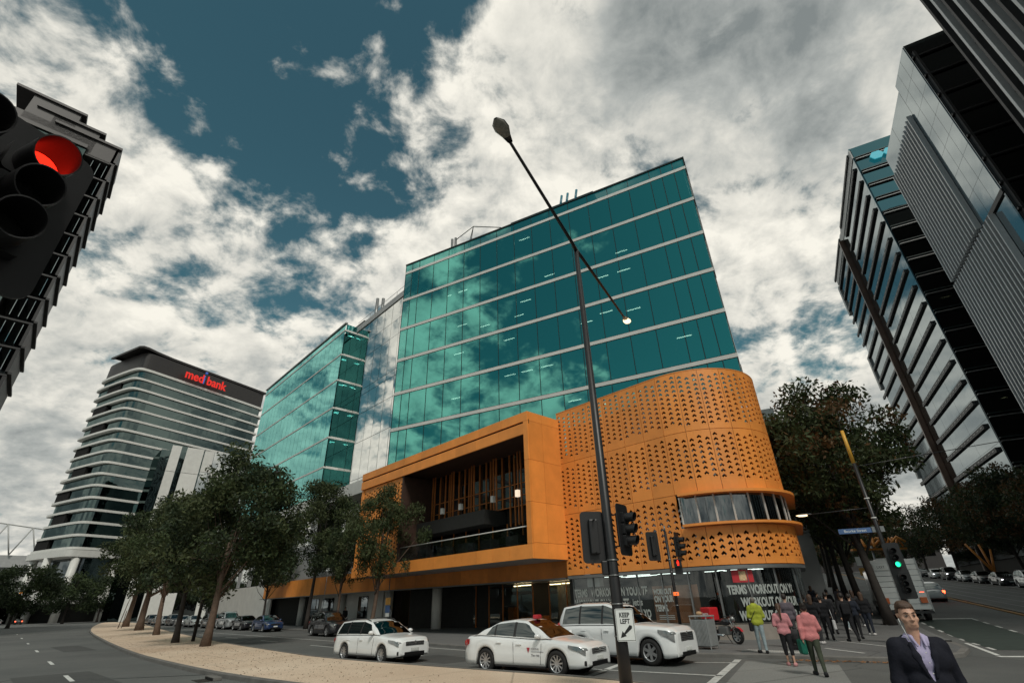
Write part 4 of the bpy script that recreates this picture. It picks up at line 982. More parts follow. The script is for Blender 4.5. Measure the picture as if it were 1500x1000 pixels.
def visor_mesh(r, ln):
    """tunnel visor, longer on top, open underneath at the mouth"""
    mb = MB(); n = 28
    for rr_, flip in ((r, False), (r * .93, True)):
        P = []
        for k in range(n + 1):
            a = R_(-90 + 360 * k / n); reach = ln * (.72 + .28 * (math.sin(a) * .5 + .5) ** .8); P.append([(rr_ * math.cos(a), 0, rr_ * math.sin(a)), (rr_ * math.cos(a), -reach, rr_ * math.sin(a))])
        mb.grid(P, 0, True, flip)
    P = []
    for k in range(n + 1):
        a = R_(-90 + 360 * k / n); reach = ln * (.72 + .28 * (math.sin(a) * .5 + .5) ** .8); P.append([(r * math.cos(a), -reach, r * math.sin(a)), (r * .93 * math.cos(a), -reach, r * .93 * math.sin(a))])
    mb.grid(P, 0, True); return mb
def signal(label, loc, rz, lit=None, r=.105, pitch=.24, cols=1, board=True, group=None, k=1.0, n_asp=3):
    """traffic signal facing local -y; lit: (column, row, material key)"""
    s = thing('traffic_signal', label, 'traffic light', loc, rz, group)
    w = .30 * cols + .02; h = pitch * n_asp + .04
    if board: vprism(round_rect(w + .26, h + .34, .09), -.012, .012, 'backing_board', M['black'], s)
    vm = shared(visor_mesh(r, .25), 'visor', M['black'])
    for c in range(cols):
        cx = (c - (cols - 1) / 2) * .32
        for i in range(n_asp):
            cz = (n_asp - 1 - 2 * i) / 2 * pitch
            vprism(round_rect(.27, pitch - .012, .03), -.10, -.014, 'aspect_housing', M['black'], s, (cx, 0, cz))
            mk = M['lens_off']
            if lit and lit[:2] == (c, i): mk = M[lit[2]]
            mb = MB(); P = [[(cx + q * r * .92 * math.cos(a), -.103 - .022 * (1 - q * q), cz + q * r * .92 * math.sin(a)) for q in (0.001, .35, .7, 1.0)] for a in [2 * math.pi * j / 24 for j in range(25)]]
            mb.grid(P); mb.build('lens', mk, s); put('visor', vm, s, (cx, -.10, cz))
        MB().bbox(cx - .11, cx + .11, .015, .14, -h / 2 + .02, h / 2 - .02, .03).build('rear_case', M['black'], s)
    for z in (-h / 2 + .05, h / 2 - .05): MB().tube([(0, .02, z), (0, .30, z)], .02, 6).build('bracket', M['black'], s)
    return s
FACE = lambda az: R_(180 - az)     # rotation so that local -y looks towards compass azimuth az
# near signal hanging above the photographer's shoulder
ns_loc = Vector((-2.10, 1.56, 3.60)) - Rv * .16
signal('large black two-column traffic signal close by, red lens lit under its visor', Vector((0, 0, HC)) + (ns_loc + Vector((-.06, .01, -.05)) - Vector((0, 0, HC))) * 1.32, FACE(112), (1, 0, 'lens_red'), r=.112, pitch=.235, cols=2)
np_ = thing('signal_pole', 'dark steel pole carrying the close-by red traffic signal', 'pole', (ns_loc.x * 1.32 - .80, ns_loc.y * 1.32 - .27, 0)); MB().tube([(0, 0, 0), (0, 0, 4.9)], .075, 12).build('shaft', M['black'], np_); MB().tube([(0, 0, .0), (0, 0, .05)], .18, 12).build('base_plate', M['black'], np_); MB().tube([(0, 0, 4.9), (0, 0, 4.96)], .085, 12).build('pole_cap', M['black'], np_); MB().tube([(0, 0, 4.05), (.60, .2, 4.05)], .03, 8).build('arm', M['black'], np_)
# lamp standard on the median nose
lp = Vector((2.20, 12.45, 0.12)); zj = 11.95
lamp = thing('street_lamp', 'tall black street lamp with two unequal tilted arms on the median nose', 'street lamp', lp)
MB().tube([(0, 0, 0), (0, 0, 1.2), (-.03, 0, zj - .12)], [.145, .13, .07], 14).build('pole', M['black'], lamp)
MB().tube([(0, 0, 0), (0, 0, .04)], .26, 14).build('base_plate', M['black'], lamp)
dA = (Vector((0.10, 8.25, 0)) - Vector((lp.x, lp.y, 0))); dA.z = 0
armA = Vector((dA.x, dA.y, .10)); armB = Vector((2.32, 4.15, -.12))
MB().tube([(-.03, 0, zj - .12), armA * .08 + Vector((0, 0, zj - .12)), armA * 1.0 + Vector((0, 0, zj - .12))], [.07, .055, .04], 10).build('arm', M['black'], lamp)
MB().tube([(-.03, 0, zj - .12), armB * .08 + Vector((0, 0, zj - .12)), armB + Vector((0, 0, zj - .12))], [.07, .055, .04], 10).build('arm', M['black'], lamp)
M['lamp_glass'] = mat('lamp_diffuser', (0.30, 0.29, 0.25), .25, var=.25, scale=14); M['lamp_warm'] = emit('lamp_warm', (1.0, .75, .45), 1.6)
def lamp_head(par, c, d, ln, w, mglass):
    d = d.normalized(); rz = math.atan2(d.y, d.x); xf = Matrix.Translation(c) @ Matrix.Rotation(rz, 4, 'Z')
    mb = MB(); prof = ((-.06, .05), (0, .07), (.25, .11), (.55, w), (.8, w * .9), (1.0, w * .25))
    P = []
    for t_, rr_ in prof: P.append([xf @ Vector((t_ * ln, rr_ * math.cos(a), .02 + .5 * rr_ * max(0, math.sin(a)))) for a in [math.pi * k / 10 for k in range(11)]])
    mb.grid(P); mb.add([P[0][k] for k in range(11)], [tuple(range(11))]); mb.build('lamp_head', M['black'], par)
    mb = MB(); P = []
    for t_, rr_ in prof[2:]: P.append([xf @ Vector((t_ * ln, rr_ * .93 * math.cos(a), .018 - .55 * rr_ * max(0, math.sin(a)))) for a in [math.pi * k / 10 for k in range(11)]])
    mb.grid(P, 0, True, True); mb.build('lamp_glass', mglass, par)
lamp_head(lamp, armA + Vector((0, 0, zj - .12)), armA, .75, .19, M['lamp_glass']); lamp_head(lamp, armB + Vector((0, 0, zj - .12)), armB, .55, .16, M['lamp_warm'])
for z in (1.1, 1.72, 2.30, 2.62): MB().tube([(0, 0, z), (0, 0, z + .025)], .142, 14).build('steel_strap', M['grey_metal'], lamp)
MB().bbox(-.26, -.13, -.08, .08, 2.32, 2.62, .02).build('junction_box', M['black'], lamp)
signal('traffic signal on the street lamp seen from behind, smooth oval board', lp + Vector((-.38, .05, 3.28 - .12)), FACE(-5), None, pitch=.26)
signal('traffic signal on the street lamp with three visors in profile', lp + Vector((.36, -.02, 3.42 - .12)), FACE(128), None, pitch=.26)
# keep-left sign strapped to the lamp standard
M['sign_white'] = mat('sign_white', (0.72, 0.74, 0.72), .5, var=.08, scale=6); M['sign_black'] = mat('sign_black', (.015, .015, .015), .5, var=0)
ks = thing('keep_left_sign', 'white KEEP LEFT plate with black arrow on the street lamp', 'road sign', lp + Vector((.09, -.19, 1.33)), R_(-14))
vprism(round_rect(.40, .62, .03), 0, .006, 'plate', M['sign_white'], ks)
for x0, x1, z0, z1 in ((-.185, .185, .288, .296), (-.185, .185, -.296, -.288), (-.188, -.180, -.296, .296), (.180, .188, -.296, .296)): MB().box(x0, x1, -.0035, -.001, z0, z1).build('border', M['sign_black'], ks)
for s_, z in (('KEEP', .145), ('LEFT', .025)): lettering(s_, .125, M['sign_black'], ks, (0, -.002, z), (math.pi / 2, 0, 0), bold=.004, sx=.82, align='CENTER', depth=.001)
ar = [(.14, -.02), (.09, -.005), (-.045, -.155), (-.075, -.115), (-.125, -.245), (.005, -.21), (-.02, -.185), (.135, -.07)]
vprism(ar, -.0035, -.001, 'arrow', M['sign_black'], ks)
# pedestrian / vehicle signal pole by the shop corner
p2 = MN(12.6, 21.4, .13); pp = thing('signal_pole', 'slim black signal pole on the footpath corner near the bin', 'pole', p2)
MB().tube([(0, 0, 0), (0, 0, 4.5)], [.075, .06], 10).build('shaft', M['black'], pp); MB().tube([(0, 0, 0), (0, 0, .04)], .16, 10).build('base_plate', M['black'], pp)
MB().tube([(0, 0, 4.5), (0, 0, 4.75)], .035, 8).build('spigot', M['grey_metal'], pp)
for z in (1.5, 2.8, 3.3): MB().tube([(0, 0, z), (0, 0, z + .03)], .08, 10).build('steel_strap', M['grey_metal'], pp)
signal('traffic signal on the slim corner pole seen from behind', p2 + Vector((-.62, .1, 3.9)), FACE(-12), None, pitch=.28)
signal('traffic signal on the slim corner pole seen in profile', p2 + Vector((.5, .05, 3.85)), FACE(125), None, pitch=.28)
ps = thing('pedestrian_signal', 'small pedestrian signal glowing with a red standing figure on the corner pole', 'pedestrian light', p2 + Vector((.28, -.22, 3.02)), FACE(190))
MB().bbox(-.16, .16, -.02, .16, -.30, .30, .02).build('housing', M['black'], ps)
for z in (.14, -.14): MB().box(-.15, .15, -.20, -.015, z + .125, z + .135).build('visor', M['black'], ps)
mb = MB().ellipsoid((0, -.03, .215), (.03, .01, .032)).box(-.045, .045, -.035, -.025, .10, .185).box(-.035, -.006, -.035, -.025, .03, .099).box(.006, .035, -.035, -.025, .03, .099); tag(mb.build('red_figure', M['lens_red'], ps), kind='stuff')
bt = thing('push_button', 'orange pedestrian push button box on the slim corner pole', 'push button', p2 + Vector((.0, -.14, 1.95)), FACE(180)); MB().bbox(-.11, .11, -.06, .06, -.07, .07, .015).build('box', emit('button_orange', (.9, .16, .03), .8), bt); MB().tube([(0, -.06, 0), (0, -.08, 0)], .03, 10).build('button', M['grey_metal'], bt)
# side-street pole with yellow top, name plate and green light
p3 = LRg(-3.45, 26.6, .13); gp_ = thing('signal_pole', 'tall black pole with yellow top section and lamp arm on the side street corner', 'pole', p3)
MB().tube([(0, 0, 0), (-.1, -.1, 6.9)], [.10, .075], 10).build('shaft', M['black'], gp_); M['pole_yellow'] = mat('pole_yellow', (.62, .33, .04), .5)
MB().tube([(-.1, -.1, 6.9), (-.13, -.13, 8.4)], [.075, .07], 10).build('yellow_top', M['pole_yellow'], gp_)
MB().tube([(0, 0, 0), (0, 0, .05)], .2, 10).build('base_plate', M['black'], gp_)
for z in (4.55, 5.35): MB().tube([(-.07, -.07, z), (-.07, -.07, z + .05)], .105, 10).build('steel_strap', M['white_band'], gp_)
la = Lv * 2.3; MB().tube([(-.06, -.06, 5.0), tuple(la + Vector((0, 0, 4.95)))], .022, 6).build('arm', M['black'], gp_); lamp_head(gp_, la + Vector((0, 0, 4.93)), la, .6, .13, M['lamp_warm'])
MB().tube([(-.1, -.1, 6.75), tuple(-Lv * 7.5 + Rv * 6 + Vector((0, 0, 8.3)))], .018, 5).build('span_wire', M['black'], gp_)
signal('traffic signal showing green on the yellow-topped pole', p3 + Vector((.02, -.30, 3.0)), FACE(205), (0, 2, 'lens_green'), pitch=.25)
signal('unlit lower traffic signal with a white arrow on the yellow-topped pole', p3 + Vector((.04, -.30, 2.05)), FACE(205), None, pitch=.23)
nsn = thing('street_name_sign', 'blue street name plate clamped to the yellow-topped pole', 'street sign', p3 + Vector((-.05, 0, 4.12)), R_(-20))
M['plate_blue'] = mat('plate_blue', (.06, .12, .26), .5, var=.1); vprism(round_rect(1.25, .20, .02), -.012, .012, 'plate', M['plate_blue'], nsn, (-.82, 0, 0)); lettering('Bourke Street', .14, M['sign_white'], nsn, (-.82, -.013, -.045), (math.pi / 2, 0, 0), align='CENTER', depth=.001, sx=1.05)
MB().box(-.2, .25, -.05, .05, -.10, .12).build('clamp', M['grey_metal'], nsn)
# litter bin
bn = thing('litter_bin', 'silver perforated litter bin with litter on its lid', 'bin', MN(11.3, 20.9, .13), ROT_MN)
M['steel'] = mat('galvanised_steel', (.46, .48, .48), .45, .5, var=.15, scale=8)
def bin_panel(par, x0, x1, y, rz):
    pass
MB().bbox(-.33, .33, -.30, .30, .08, 1.02, .03).build('liner', M['grey_metal'], bn)
for sx_ in (-.36, .33):
    for sy_ in (-.33, .30): MB().box(sx_, sx_ + .03, sy_, sy_ + .03, 0, 1.1).build('corner_post', M['steel'], bn)
for i in range(11):
    x = -.31 + i * .058; MB().box(x, x + .035, -.335, -.305, .12, 1.0).build('slat', M['steel'], bn); MB().box(x, x + .035, .305, .335, .12, 1.0).build('slat', M['steel'], bn)
for i in range(10):
    y = -.27 + i * .056; MB().box(.335, .36, y, y + .034, .12, 1.0).build('slat', M['steel'], bn); MB().box(-.36, -.335, y, y + .034, .12, 1.0).build('slat', M['steel'], bn)
MB().bbox(-.38, .38, -.35, .35, 1.1, 1.15, .015).build('lid', M['steel'], bn)
lt = MB().ellipsoid((0, 0, .07), (.13, .10, .07), 10).build('paper_bag', mat('brown_paper', (.35, .22, .12), .8, var=.3, scale=14), None, MN(11.35, 20.85, 1.285)); tag(lt, 'crumpled brown paper bag lying on the silver litter bin', 'paper bag')
# parking signs on poles
def sign_pole(label, loc, h, plates, rz):
    s = thing('parking_sign', label, 'parking sign', loc, rz); MB().tube([(0, 0, 0), (0, 0, h)], .03, 8).build('post', M['grey_metal'], s)
    for z, w, hh, m_ in plates: vprism(round_rect(w, hh, .02), -.045, -.033, 'plate', m_, s, (0, 0, z))
    return s
M['plate_green'] = mat('plate_green', (.05, .25, .15), .5); M['plate_amber'] = mat('plate_amber', (.5, .26, .05), .5)
sign_pole('parking sign post with amber and blue plates before the column', MN(39.0, 22.6, .13), 3.9, ((2.15, .42, .5, M['plate_amber']), (1.6, .38, .5, M['plate_blue']), (1.2, .3, .25, M['sign_white'])), FACE(185))
sign_pole('bare white post beside the dark pointed street tree', MN(51.8, 22.9, .13), 5.6, ((5.2, .35, .3, M['sign_white']),), FACE(185))
sign_pole('round traffic roundel on a post among the side street trees', LRg(-4.3, 47, .1), 3.6, ((3.2, .6, .6, M['sign_white']), (2.5, .55, .5, M['plate_amber'])), FACE(207))
# far street lamps over the median
fl_ = thing('street_lamp', 'slender lamp arm reaching out of the median trees', 'street lamp', MN(44.6, 10.6, .1)); MB().tube([(0, 0, 0), (0, 0, 10.6)], [.12, .07], 10).build('pole', M['black'], fl_); ve = -Mv * 9.2 + Nv * .3; MB().tube([(0, 0, 10.5), tuple(ve * .5 + Vector((0, 0, 10.3))), tuple(ve + Vector((0, 0, 10.0)))], .04, 6).build('arm', M['black'], fl_); lamp_head(fl_, ve + Vector((0, 0, 9.98)), ve, .75, .17, M['lamp_glass'])
# orange steel sculpture bars and awning up the side street
M['sculpt'] = mat('orange_steel', (.55, .20, .03), .5, var=.2); sc_ = thing('orange_sculpture', 'tangle of orange steel bars among the trees up the side street', 'sculpture', LRg(-15.5, 118, 0))
rs2 = np.random.RandomState(5)
for i in range(9):
    a = rs2.uniform(-4, 3, 2); b = a + rs2.uniform(-2.5, 2.5, 2); MB().tube([(a[0], a[1], 5.2 + rs2.uniform(0, 1.2)), ((a[0] + b[0]) / 2, (a[1] + b[1]) / 2, 6.8), (b[0], b[1], 6.0 + rs2.uniform(-.6, .9))], .22, 6).build('bar', M['sculpt'], sc_)
for q in (-3, 2.5): MB().tube([(q, 0, 0), (q * .9, 0, 5.6)], .18, 8).build('leg', M['grey_metal'], sc_)
MB().box(-6.5, 3.5, -.4, .4, 4.9, 5.2).build('beam', M['sculpt'], sc_)
vs3 = thing('v_support', 'orange V-shaped strut rising behind the parked cars', 'sculpture', LRg(-21.8, 88, 0))
for q, h in ((-1.9, 4.6), (-.2, 4.5), (1.0, 3.9)): MB().tube([(0, 0, 1.2), (q, .3, h)], [.16, .12], 6).build('strut', M['sculpt'], vs3)
MB().tube([(0, 0, 0), (0, 0, 1.2)], .2, 8).build('base', M['grey_metal'], vs3)
# stadium truss at the far left
stt = thing('stadium_roof', 'pale steel truss roof of a stadium behind the left trees', 'stadium', MN(330, -2, 0), ROT_MN + math.pi / 2)
MB().box(-40, 30, 4, 40, 22, 27).build('roof_deck', M['grey_clad'], stt); MB().box(-40, 30, 6, 40, 0, 22).build('stand', M['concrete'], stt)
for i in range(7):
    x = -30 + i * 9; MB().tube([(x, 3, 27), (x + 4.5, 3, 42 - i)], .28, 6).build('truss_bar', M['concrete'], stt); MB().tube([(x + 9, 3, 27), (x + 4.5, 3, 42 - i)], .28, 6).build('truss_bar', M['concrete'], stt)
MB().tube([(-25.5, 3, 42), (28, 3, 36)], .3, 6).build('truss_chord', M['concrete'], stt)
# low bridge with sign gantry at the far end of the left road
br = thing('road_overpass', 'dark low overpass with an amber clearance sign across the far road', 'bridge', MN(235, 6, 0), ROT_MN + math.pi / 2)
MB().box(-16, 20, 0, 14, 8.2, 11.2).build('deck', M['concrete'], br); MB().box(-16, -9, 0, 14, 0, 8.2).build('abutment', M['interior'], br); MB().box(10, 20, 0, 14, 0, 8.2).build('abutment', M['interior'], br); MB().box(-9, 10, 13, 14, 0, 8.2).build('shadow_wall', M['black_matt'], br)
MB().box(-8, 4, -.6, -.1, 7.0, 9.4).build('sign_panel', M['grey_metal'], br); MB().box(-3.2, 3.4, -.75, -.62, 7.4, 9.0).build('amber_sign', emit('amber_sign', (1.0, .35, .04), 1.0), br); MB().box(-7.4, -4.6, -.75, -.62, 7.4, 9.0).build('white_sign', M['sign_white'], br)
# ================================================================ vehicles
def paint_mat(name, col, metal=.0, rough=.28): return mat(name, col, rough, metal, var=.03, scale=2, coat=.8)
M['car_white'] = paint_mat('car_white', (.72, .74, .74)); M['car_black'] = paint_mat('car_black', (.012, .012, .016)); M['car_blue'] = paint_mat('car_blue', (.02, .045, .13), .3)
M['car_grey'] = paint_mat('car_grey', (.10, .105, .11), .5); M['car_silver'] = paint_mat('car_silver', (.42, .44, .45), .5); M['car_red'] = paint_mat('car_red', (.35, .015, .015))
M['car_glass'] = glass_facade('car_glass', (.55, .62, .62), (.015, .02, .02), .16, wob=.0); M['windscreen'] = glass_facade('windscreen_glass', (.5, .55, .55), (.02, .02, .02), .14, wob=0)
M['tyre'] = mat('tyre', (.012, .012, .012), .8, var=.15); M['rim'] = mat('alloy_rim', (.42, .43, .44), .3, .7, var=.05); M['headlamp'] = mat('headlamp_glass', (.16, .17, .17), .08, .2, var=.4, scale=20, coat=1)
M['tail_red'] = mat('tail_lamp', (.38, .012, .012), .2, var=.1, coat=.8); M['tail_on'] = emit('tail_lamp_lit', (1.0, .09, .03), 5.0); M['head_on'] = emit('headlamp_lit', (.95, .95, 1.0), 5.0)
M['plastic'] = mat('black_plastic', (.015, .015, .016), .55, var=.1); M['plate_w'] = mat('number_plate', (.6, .62, .6), .5, var=.3, scale=40); M['car_int'] = mat('car_interior', (.02, .018, .016), .8); M['chrome'] = mat('chrome', (.6, .6, .6), .15, 1.0, var=0)
def interp(P, x):
    if x <= P[0][0]: return P[0][1]
    for (a, b), (c, d) in zip(P[:-1], P[1:]):
        if x <= c: t = (x - a) / (c - a); t = t * t * (3 - 2 * t) * .5 + t * .5; return b + (d - b) * t
    return P[-1][1]
SPEC = {
 'wagon': dict(L=4.56, W=1.80, H=1.48, wb=2.63, fo=.90, R=.315, deck=[(-2.28, .82), (-2.1, .92), (-1.2, .94), (.8, .96), (1.0, .96), (1.6, .90), (2.05, .86), (2.28, .76)], roof=[(-2.24, .93), (-2.02, 1.25), (-1.86, 1.42), (-1.0, 1.475), (-.2, 1.48), (.25, 1.40), (.62, 1.22), (1.12, .95)], win=[(-1.95, -1.22, -1.78, -1.22), (-1.15, -.28, -1.15, -.28), (-.2, .80, -.2, .36)], ws=(.26, 1.06), rw=(-2.22, -1.92), rails=True, nspoke=10),
 'sedan': dict(L=4.60, W=1.80, H=1.47, wb=2.685, fo=.93, R=.335, deck=[(-2.3, .86), (-2.15, 1.0), (-1.55, 1.03), (.8, .95), (1.05, .96), (1.6, .91), (2.08, .85), (2.30, .74)], roof=[(-1.86, 1.02), (-1.35, 1.24), (-.85, 1.415), (-.3, 1.465), (.15, 1.44), (.55, 1.28), (1.2, .96)], win=[(-1.32, -.98, -1.12, -.98), (-.92, -.22, -.92, -.22), (-.13, .84, -.13, .34)], ws=(.22, 1.13), rw=(-1.78, -.92), rails=False, nspoke=10),
 'suv': dict(L=4.86, W=1.90, H=1.86, wb=2.79, fo=.88, R=.385, deck=[(-2.43, 1.02), (-2.3, 1.12), (-1.2, 1.15), (.7, 1.16), (.95, 1.17), (1.7, 1.14), (2.2, 1.09), (2.43, .96)], roof=[(-2.36, 1.14), (-2.22, 1.50), (-2.08, 1.75), (-1.2, 1.845), (-.2, 1.85), (.12, 1.76), (.42, 1.52), (.92, 1.16)], win=[(-2.1, -1.32, -2.0, -1.32), (-1.24, -.32, -1.24, -.32), (-.24, .62, -.24, .24)], ws=(.10, .86), rw=(-2.34, -2.12), rails=True, nspoke=6),
 'crossover': dict(L=4.64, W=1.83, H=1.70, wb=2.70, fo=.92, R=.36, deck=[(-2.32, .95), (-2.15, 1.05), (-1.2, 1.07), (.75, 1.05), (1.0, 1.05), (1.65, 1.00), (2.1, .95), (2.32, .84)], roof=[(-2.22, 1.05), (-1.98, 1.42), (-1.75, 1.60), (-1.0, 1.69), (-.2, 1.70), (.22, 1.60), (.58, 1.38), (1.1, 1.05)], win=[(-1.85, -1.22, -1.7, -1.22), (-1.14, -.28, -1.14, -.28), (-.2, .76, -.2, .34)], ws=(.22, 1.04), rw=(-2.18, -1.85), rails=True, nspoke=5),
 'hatch': dict(L=4.25, W=1.77, H=1.46, wb=2.60, fo=.86, R=.315, deck=[(-2.12, .84), (-1.98, .94), (-1.2, .96), (.75, .95), (1.0, .95), (1.55, .90), (1.95, .85), (2.12, .74)], roof=[(-2.02, .96), (-1.62, 1.22), (-1.35, 1.38), (-.8, 1.45), (-.2, 1.46), (.22, 1.39), (.58, 1.22), (1.08, .95)], win=[(-1.62, -1.12, -1.4, -1.12), (-1.05, -.25, -1.05, -.25), (-.17, .78, -.17, .34)], ws=(.24, 1.02), rw=(-1.98, -1.42), rails=False, nspoke=5),
}
def wheel_meshes(R, nsp, w=.21):
    mb = MB(); prof = [(R * .64, -w / 2 + .02), (R * .70, -w / 2), (R * .93, -w / 2 + .01), (R, -w / 2 + .05), (R, w / 2 - .05), (R * .93, w / 2 - .01), (R * .70, w / 2), (R * .64, w / 2 - .02)]
    n = 28; mb.grid([[(r * math.cos(2 * math.pi * k / n), y, r * math.sin(2 * math.pi * k / n)) for r, y in prof] for k in range(n + 1)])
    ty = shared(mb, 'tyre', M['tyre'])
    mb = MB(); yo = -w / 2 + .03     # outer face at -y
    ri = R * .66
    mb.grid([[(ri * s_ * math.cos(2 * math.pi * k / n), yy, ri * s_ * math.sin(2 * math.pi * k / n)) for s_, yy in ((1.0, yo - .025), (.93, yo - .02), (.90, yo + .03), (.9, w / 2)) ] for k in range(n + 1)], 0)
    mb.add([(ri * .9 * math.cos(2 * math.pi * k / n), yo + .07, ri * .9 * math.sin(2 * math.pi * k / n)) for k in range(n)], [tuple(range(n))], 1)
    for i in range(nsp):
        a = 2 * math.pi * i / nsp; ca, sa = math.cos(a), math.sin(a); b = (.030 if nsp > 7 else .060) * R / .33; c_ = b * .75
        pts = [(ri * .14, b * .6, yo), (ri * .94, c_ * .8, yo - .018), (ri * .94, -c_ * .8, yo - .018), (ri * .14, -b * .6, yo)]
        top = [(u * ca - v * sa, y, u * sa + v * ca) for u, v, y in pts]; bot = [(u * ca - v * sa, y + .03, u * sa + v * ca) for u, v, y in pts]
        mb.add(top + bot, [(0, 1, 2, 3), (0, 4, 5, 1), (2, 6, 7, 3), (1, 5, 6, 2)], 0)
    mb.add([(ri * .2 * math.cos(2 * math.pi * k / 12), yo - .005, ri * .2 * math.sin(2 * math.pi * k / 12)) for k in range(12)], [tuple(range(11, -1, -1))], 0)
    rim = shared(mb, 'rim', [M['rim'], M['plastic']]); return ty, rim
def make_car(kind, label, paint, loc, az, group=None, lit=None, detail=True, plate=None, tail='tail_red'):
    S = SPEC[kind]; L, W, H, R = S['L'], S['W'], S['H'], S['R']; hl = L / 2
    xfw, xrw = hl - S['fo'], hl - S['fo'] - S['wb']
    t = thing('parked_car' if group else 'car', label, 'car', loc, R_(90 - az), group)
    mp_ = M[paint]
    def wx(x):
        e = hl - abs(x); k = .62 if x > 0 else .5
        return W / 2 * (1 - .20 * max(0, 1 - e / k) ** 2.4)
    def zsill(x):
        z = .23 + .04 * max(0, 1 - (hl - abs(x)) / .25); 
        for c in (xfw, xrw):
            q = (R * 1.16) ** 2 - (x - c) ** 2
            if q > 0: z = max(z, R + math.sqrt(q) * .98)
        return z
    def ztop(x): return interp(S['deck'], x)
    def zsh(x): return min(ztop(x) - .05, interp(S['deck'], x) - .04)
    st = sorted(set([round(-hl + L * i / 110, 4) for i in range(111)]))
    P = []
    for x in st:
        w, zs, zt = wx(x), zsill(x), ztop(x); zb = zt - .06; zm = zs + (zb - zs) * .5
        tuck = .06 * max(0, 1 - (hl - abs(x)) / .3)
        sec = [(w - .10, zs + .004), (w - .015, zs), (w - .002, zs + (zb - zs) * .18), (w + .006, zm), (w - .012, zs + (zb - zs) * .62), (w - .008, zs + (zb - zs) * .70), (w - .035, zb - .03), (w - .075, zb + .02), (w * .82, zt - .012), (w * .5, zt + .008), (0, zt + .015)]
        full = [(x, y, z) for y, z in sec] + [(x, -y, z) for y, z in sec[-2::-1]]; P.append(full)
    b = MB(); b.grid(P, 0, True, True)
    for row, rev in ((P[0], True), (P[-1], False)):       # front and rear fascias, slightly domed
        n = len(row); cx = row[0][0] + (-.05 if rev else .05); cz = sum(p[2] for p in row) / n
        inn = [(row[i][0] + (-.035 if rev else .035), row[i][1] * .86, cz + (row[i][2] - cz) * .86) for i in range(n)]
        b.add(list(row) + inn, [((i, i + 1, n + i + 1, n + i) if not rev else (n + i, n + i + 1, i + 1, i)) for i in range(n - 1)] + [(n - 1, 0, n, 2 * n - 1) if not rev else (2 * n - 1, n, 0, n - 1)], 0, True)
        b.add(inn + [(cx, 0, cz)], [((i, i + 1, n) if not rev else (i + 1, i, n)) for i in range(n)][:-1] + [((n - 1, 0, n) if not rev else (0, n - 1, n))], 0, True)
    # cabin
    rf = S['roof']; x0, x1 = rf[0][0], rf[-1][0]
    def zr(x): return interp(rf, x)
    def wbelt(x): return wx(x) - .075
    def wroof(x):
        h = max(0, (zr(x) - ztop(x)) / (H - ztop(0))); return wbelt(x) * (1 - h) + W / 2 * .70 * h
    def zroofedge(x): return max(ztop(x) + .0, zr(x) - .045)
    def side(x, t_, off=0.0):
        ya, za, yb, zb_ = wbelt(x), ztop(x) - .01, wroof(x), zroofedge(x); bul = .02 * math.sin(math.pi * t_)
        return (x, ya + (yb - ya) * t_ + bul + off, za + (zb_ - za) * t_ + off * .35)
    def topz(x, y): k = abs(y) / max(.05, wroof(x)); return zr(x) - .045 * k ** 4
    P = []
    for i in range(61):
        x = x0 + (x1 - x0) * i / 60
        s_ = [side(x, k / 4) for k in range(5)]; wr = wroof(x); tp = [(x, wr * q, topz(x, wr * q)) for q in (.86, .6, .3, 0)]
        half = s_ + tp; P.append(half + [(p[0], -p[1], p[2]) for p in half[-2::-1]])
    b.grid(P, 0, True, True)
    b.build('body', mp_, t)
    MB().box(-hl + .25, hl - .3, -W / 2 + .17, W / 2 - .17, .2, .62).build('underbody', M['plastic'], t)
    MB().box(x0 + .5, .4, -W / 2 + .25, W / 2 - .25, .62, ztop(0) + .03).build('interior', M['car_int'], t)
    # windows: slightly proud dark glass
    for sgn in (1, -1):
        for i, (a, c, at_, ct) in enumerate(S['win']):
            rows = []
            for q in range(7):
                row = []
                for k in range(5):
                    tt = .07 + .84 * k / 4; f = (tt - .07) / .84; x = (a + (at_ - a) * f) + ((c + (ct - c) * f) - (a + (at_ - a) * f)) * q / 6
                    p = side(x, tt, .007); row.append((p[0], p[1] * sgn, p[2]))
                rows.append(row)
            MB().grid(rows, 0, True, sgn > 0).build('side_window', M['car_glass'], t)
        for i, (a, c, at_, ct) in enumerate(S['win'][1:]):     # door shut lines and handles
            xx = c + .04
            if detail:
                pts = []
                for k in range(7):
                    z = .30 + (ztop(xx) - .12 - .30) * k / 6; pts.append((xx - (.06 if i else 0) * (1 - k / 6), sgn * (wx(xx) + .004), z))
                MB().tube(pts, .006, 4).build('shut_line', M['plastic'], t)
                MB().bbox(a + .06, a + .26, sgn * (wx(a) - .0) - .018, sgn * (wx(a)) + .018, ztop(a) - .20, ztop(a) - .165, .008).build('door_handle', mp_, t)
        MB().ellipsoid((S['ws'][1] - .33, sgn * (W / 2 + .06), ztop(.7) + .07), (.10, .12, .075), 10).build('mirror', mp_, t)
        # lamps wrapped round the corners of the body, black centre pillars
        def skin(x, f, o=.009): zs_, zb_ = .30, ztop(x) - .06; return (x, sgn * (wx(x) + o - .03 * max(0, f - .75) / .25), zs_ + (zb_ - zs_) * f)
        big = .1 if kind in ('suv', 'crossover') else 0
        MB().grid([[skin(hl - .50 + .49 * q / 8, (.84 - (.20 + big * .4) * (q / 8) ** .8) + (.12 + (.20 + big * .4) * (q / 8) ** .8) * k / 3) for k in range(4)] for q in range(9)], 0, True, sgn < 0).build('headlight_side', M['headlamp'], t)
        MB().grid([[skin(-hl + .01 + .30 * q / 6, (.60 - 2 * big + .14 * (q / 6)) + (.36 + 2 * big - .16 * (q / 6)) * k / 3) for k in range(4)] for q in range(7)], 0, True, sgn < 0).build('tail_light_side', M[tail], t)
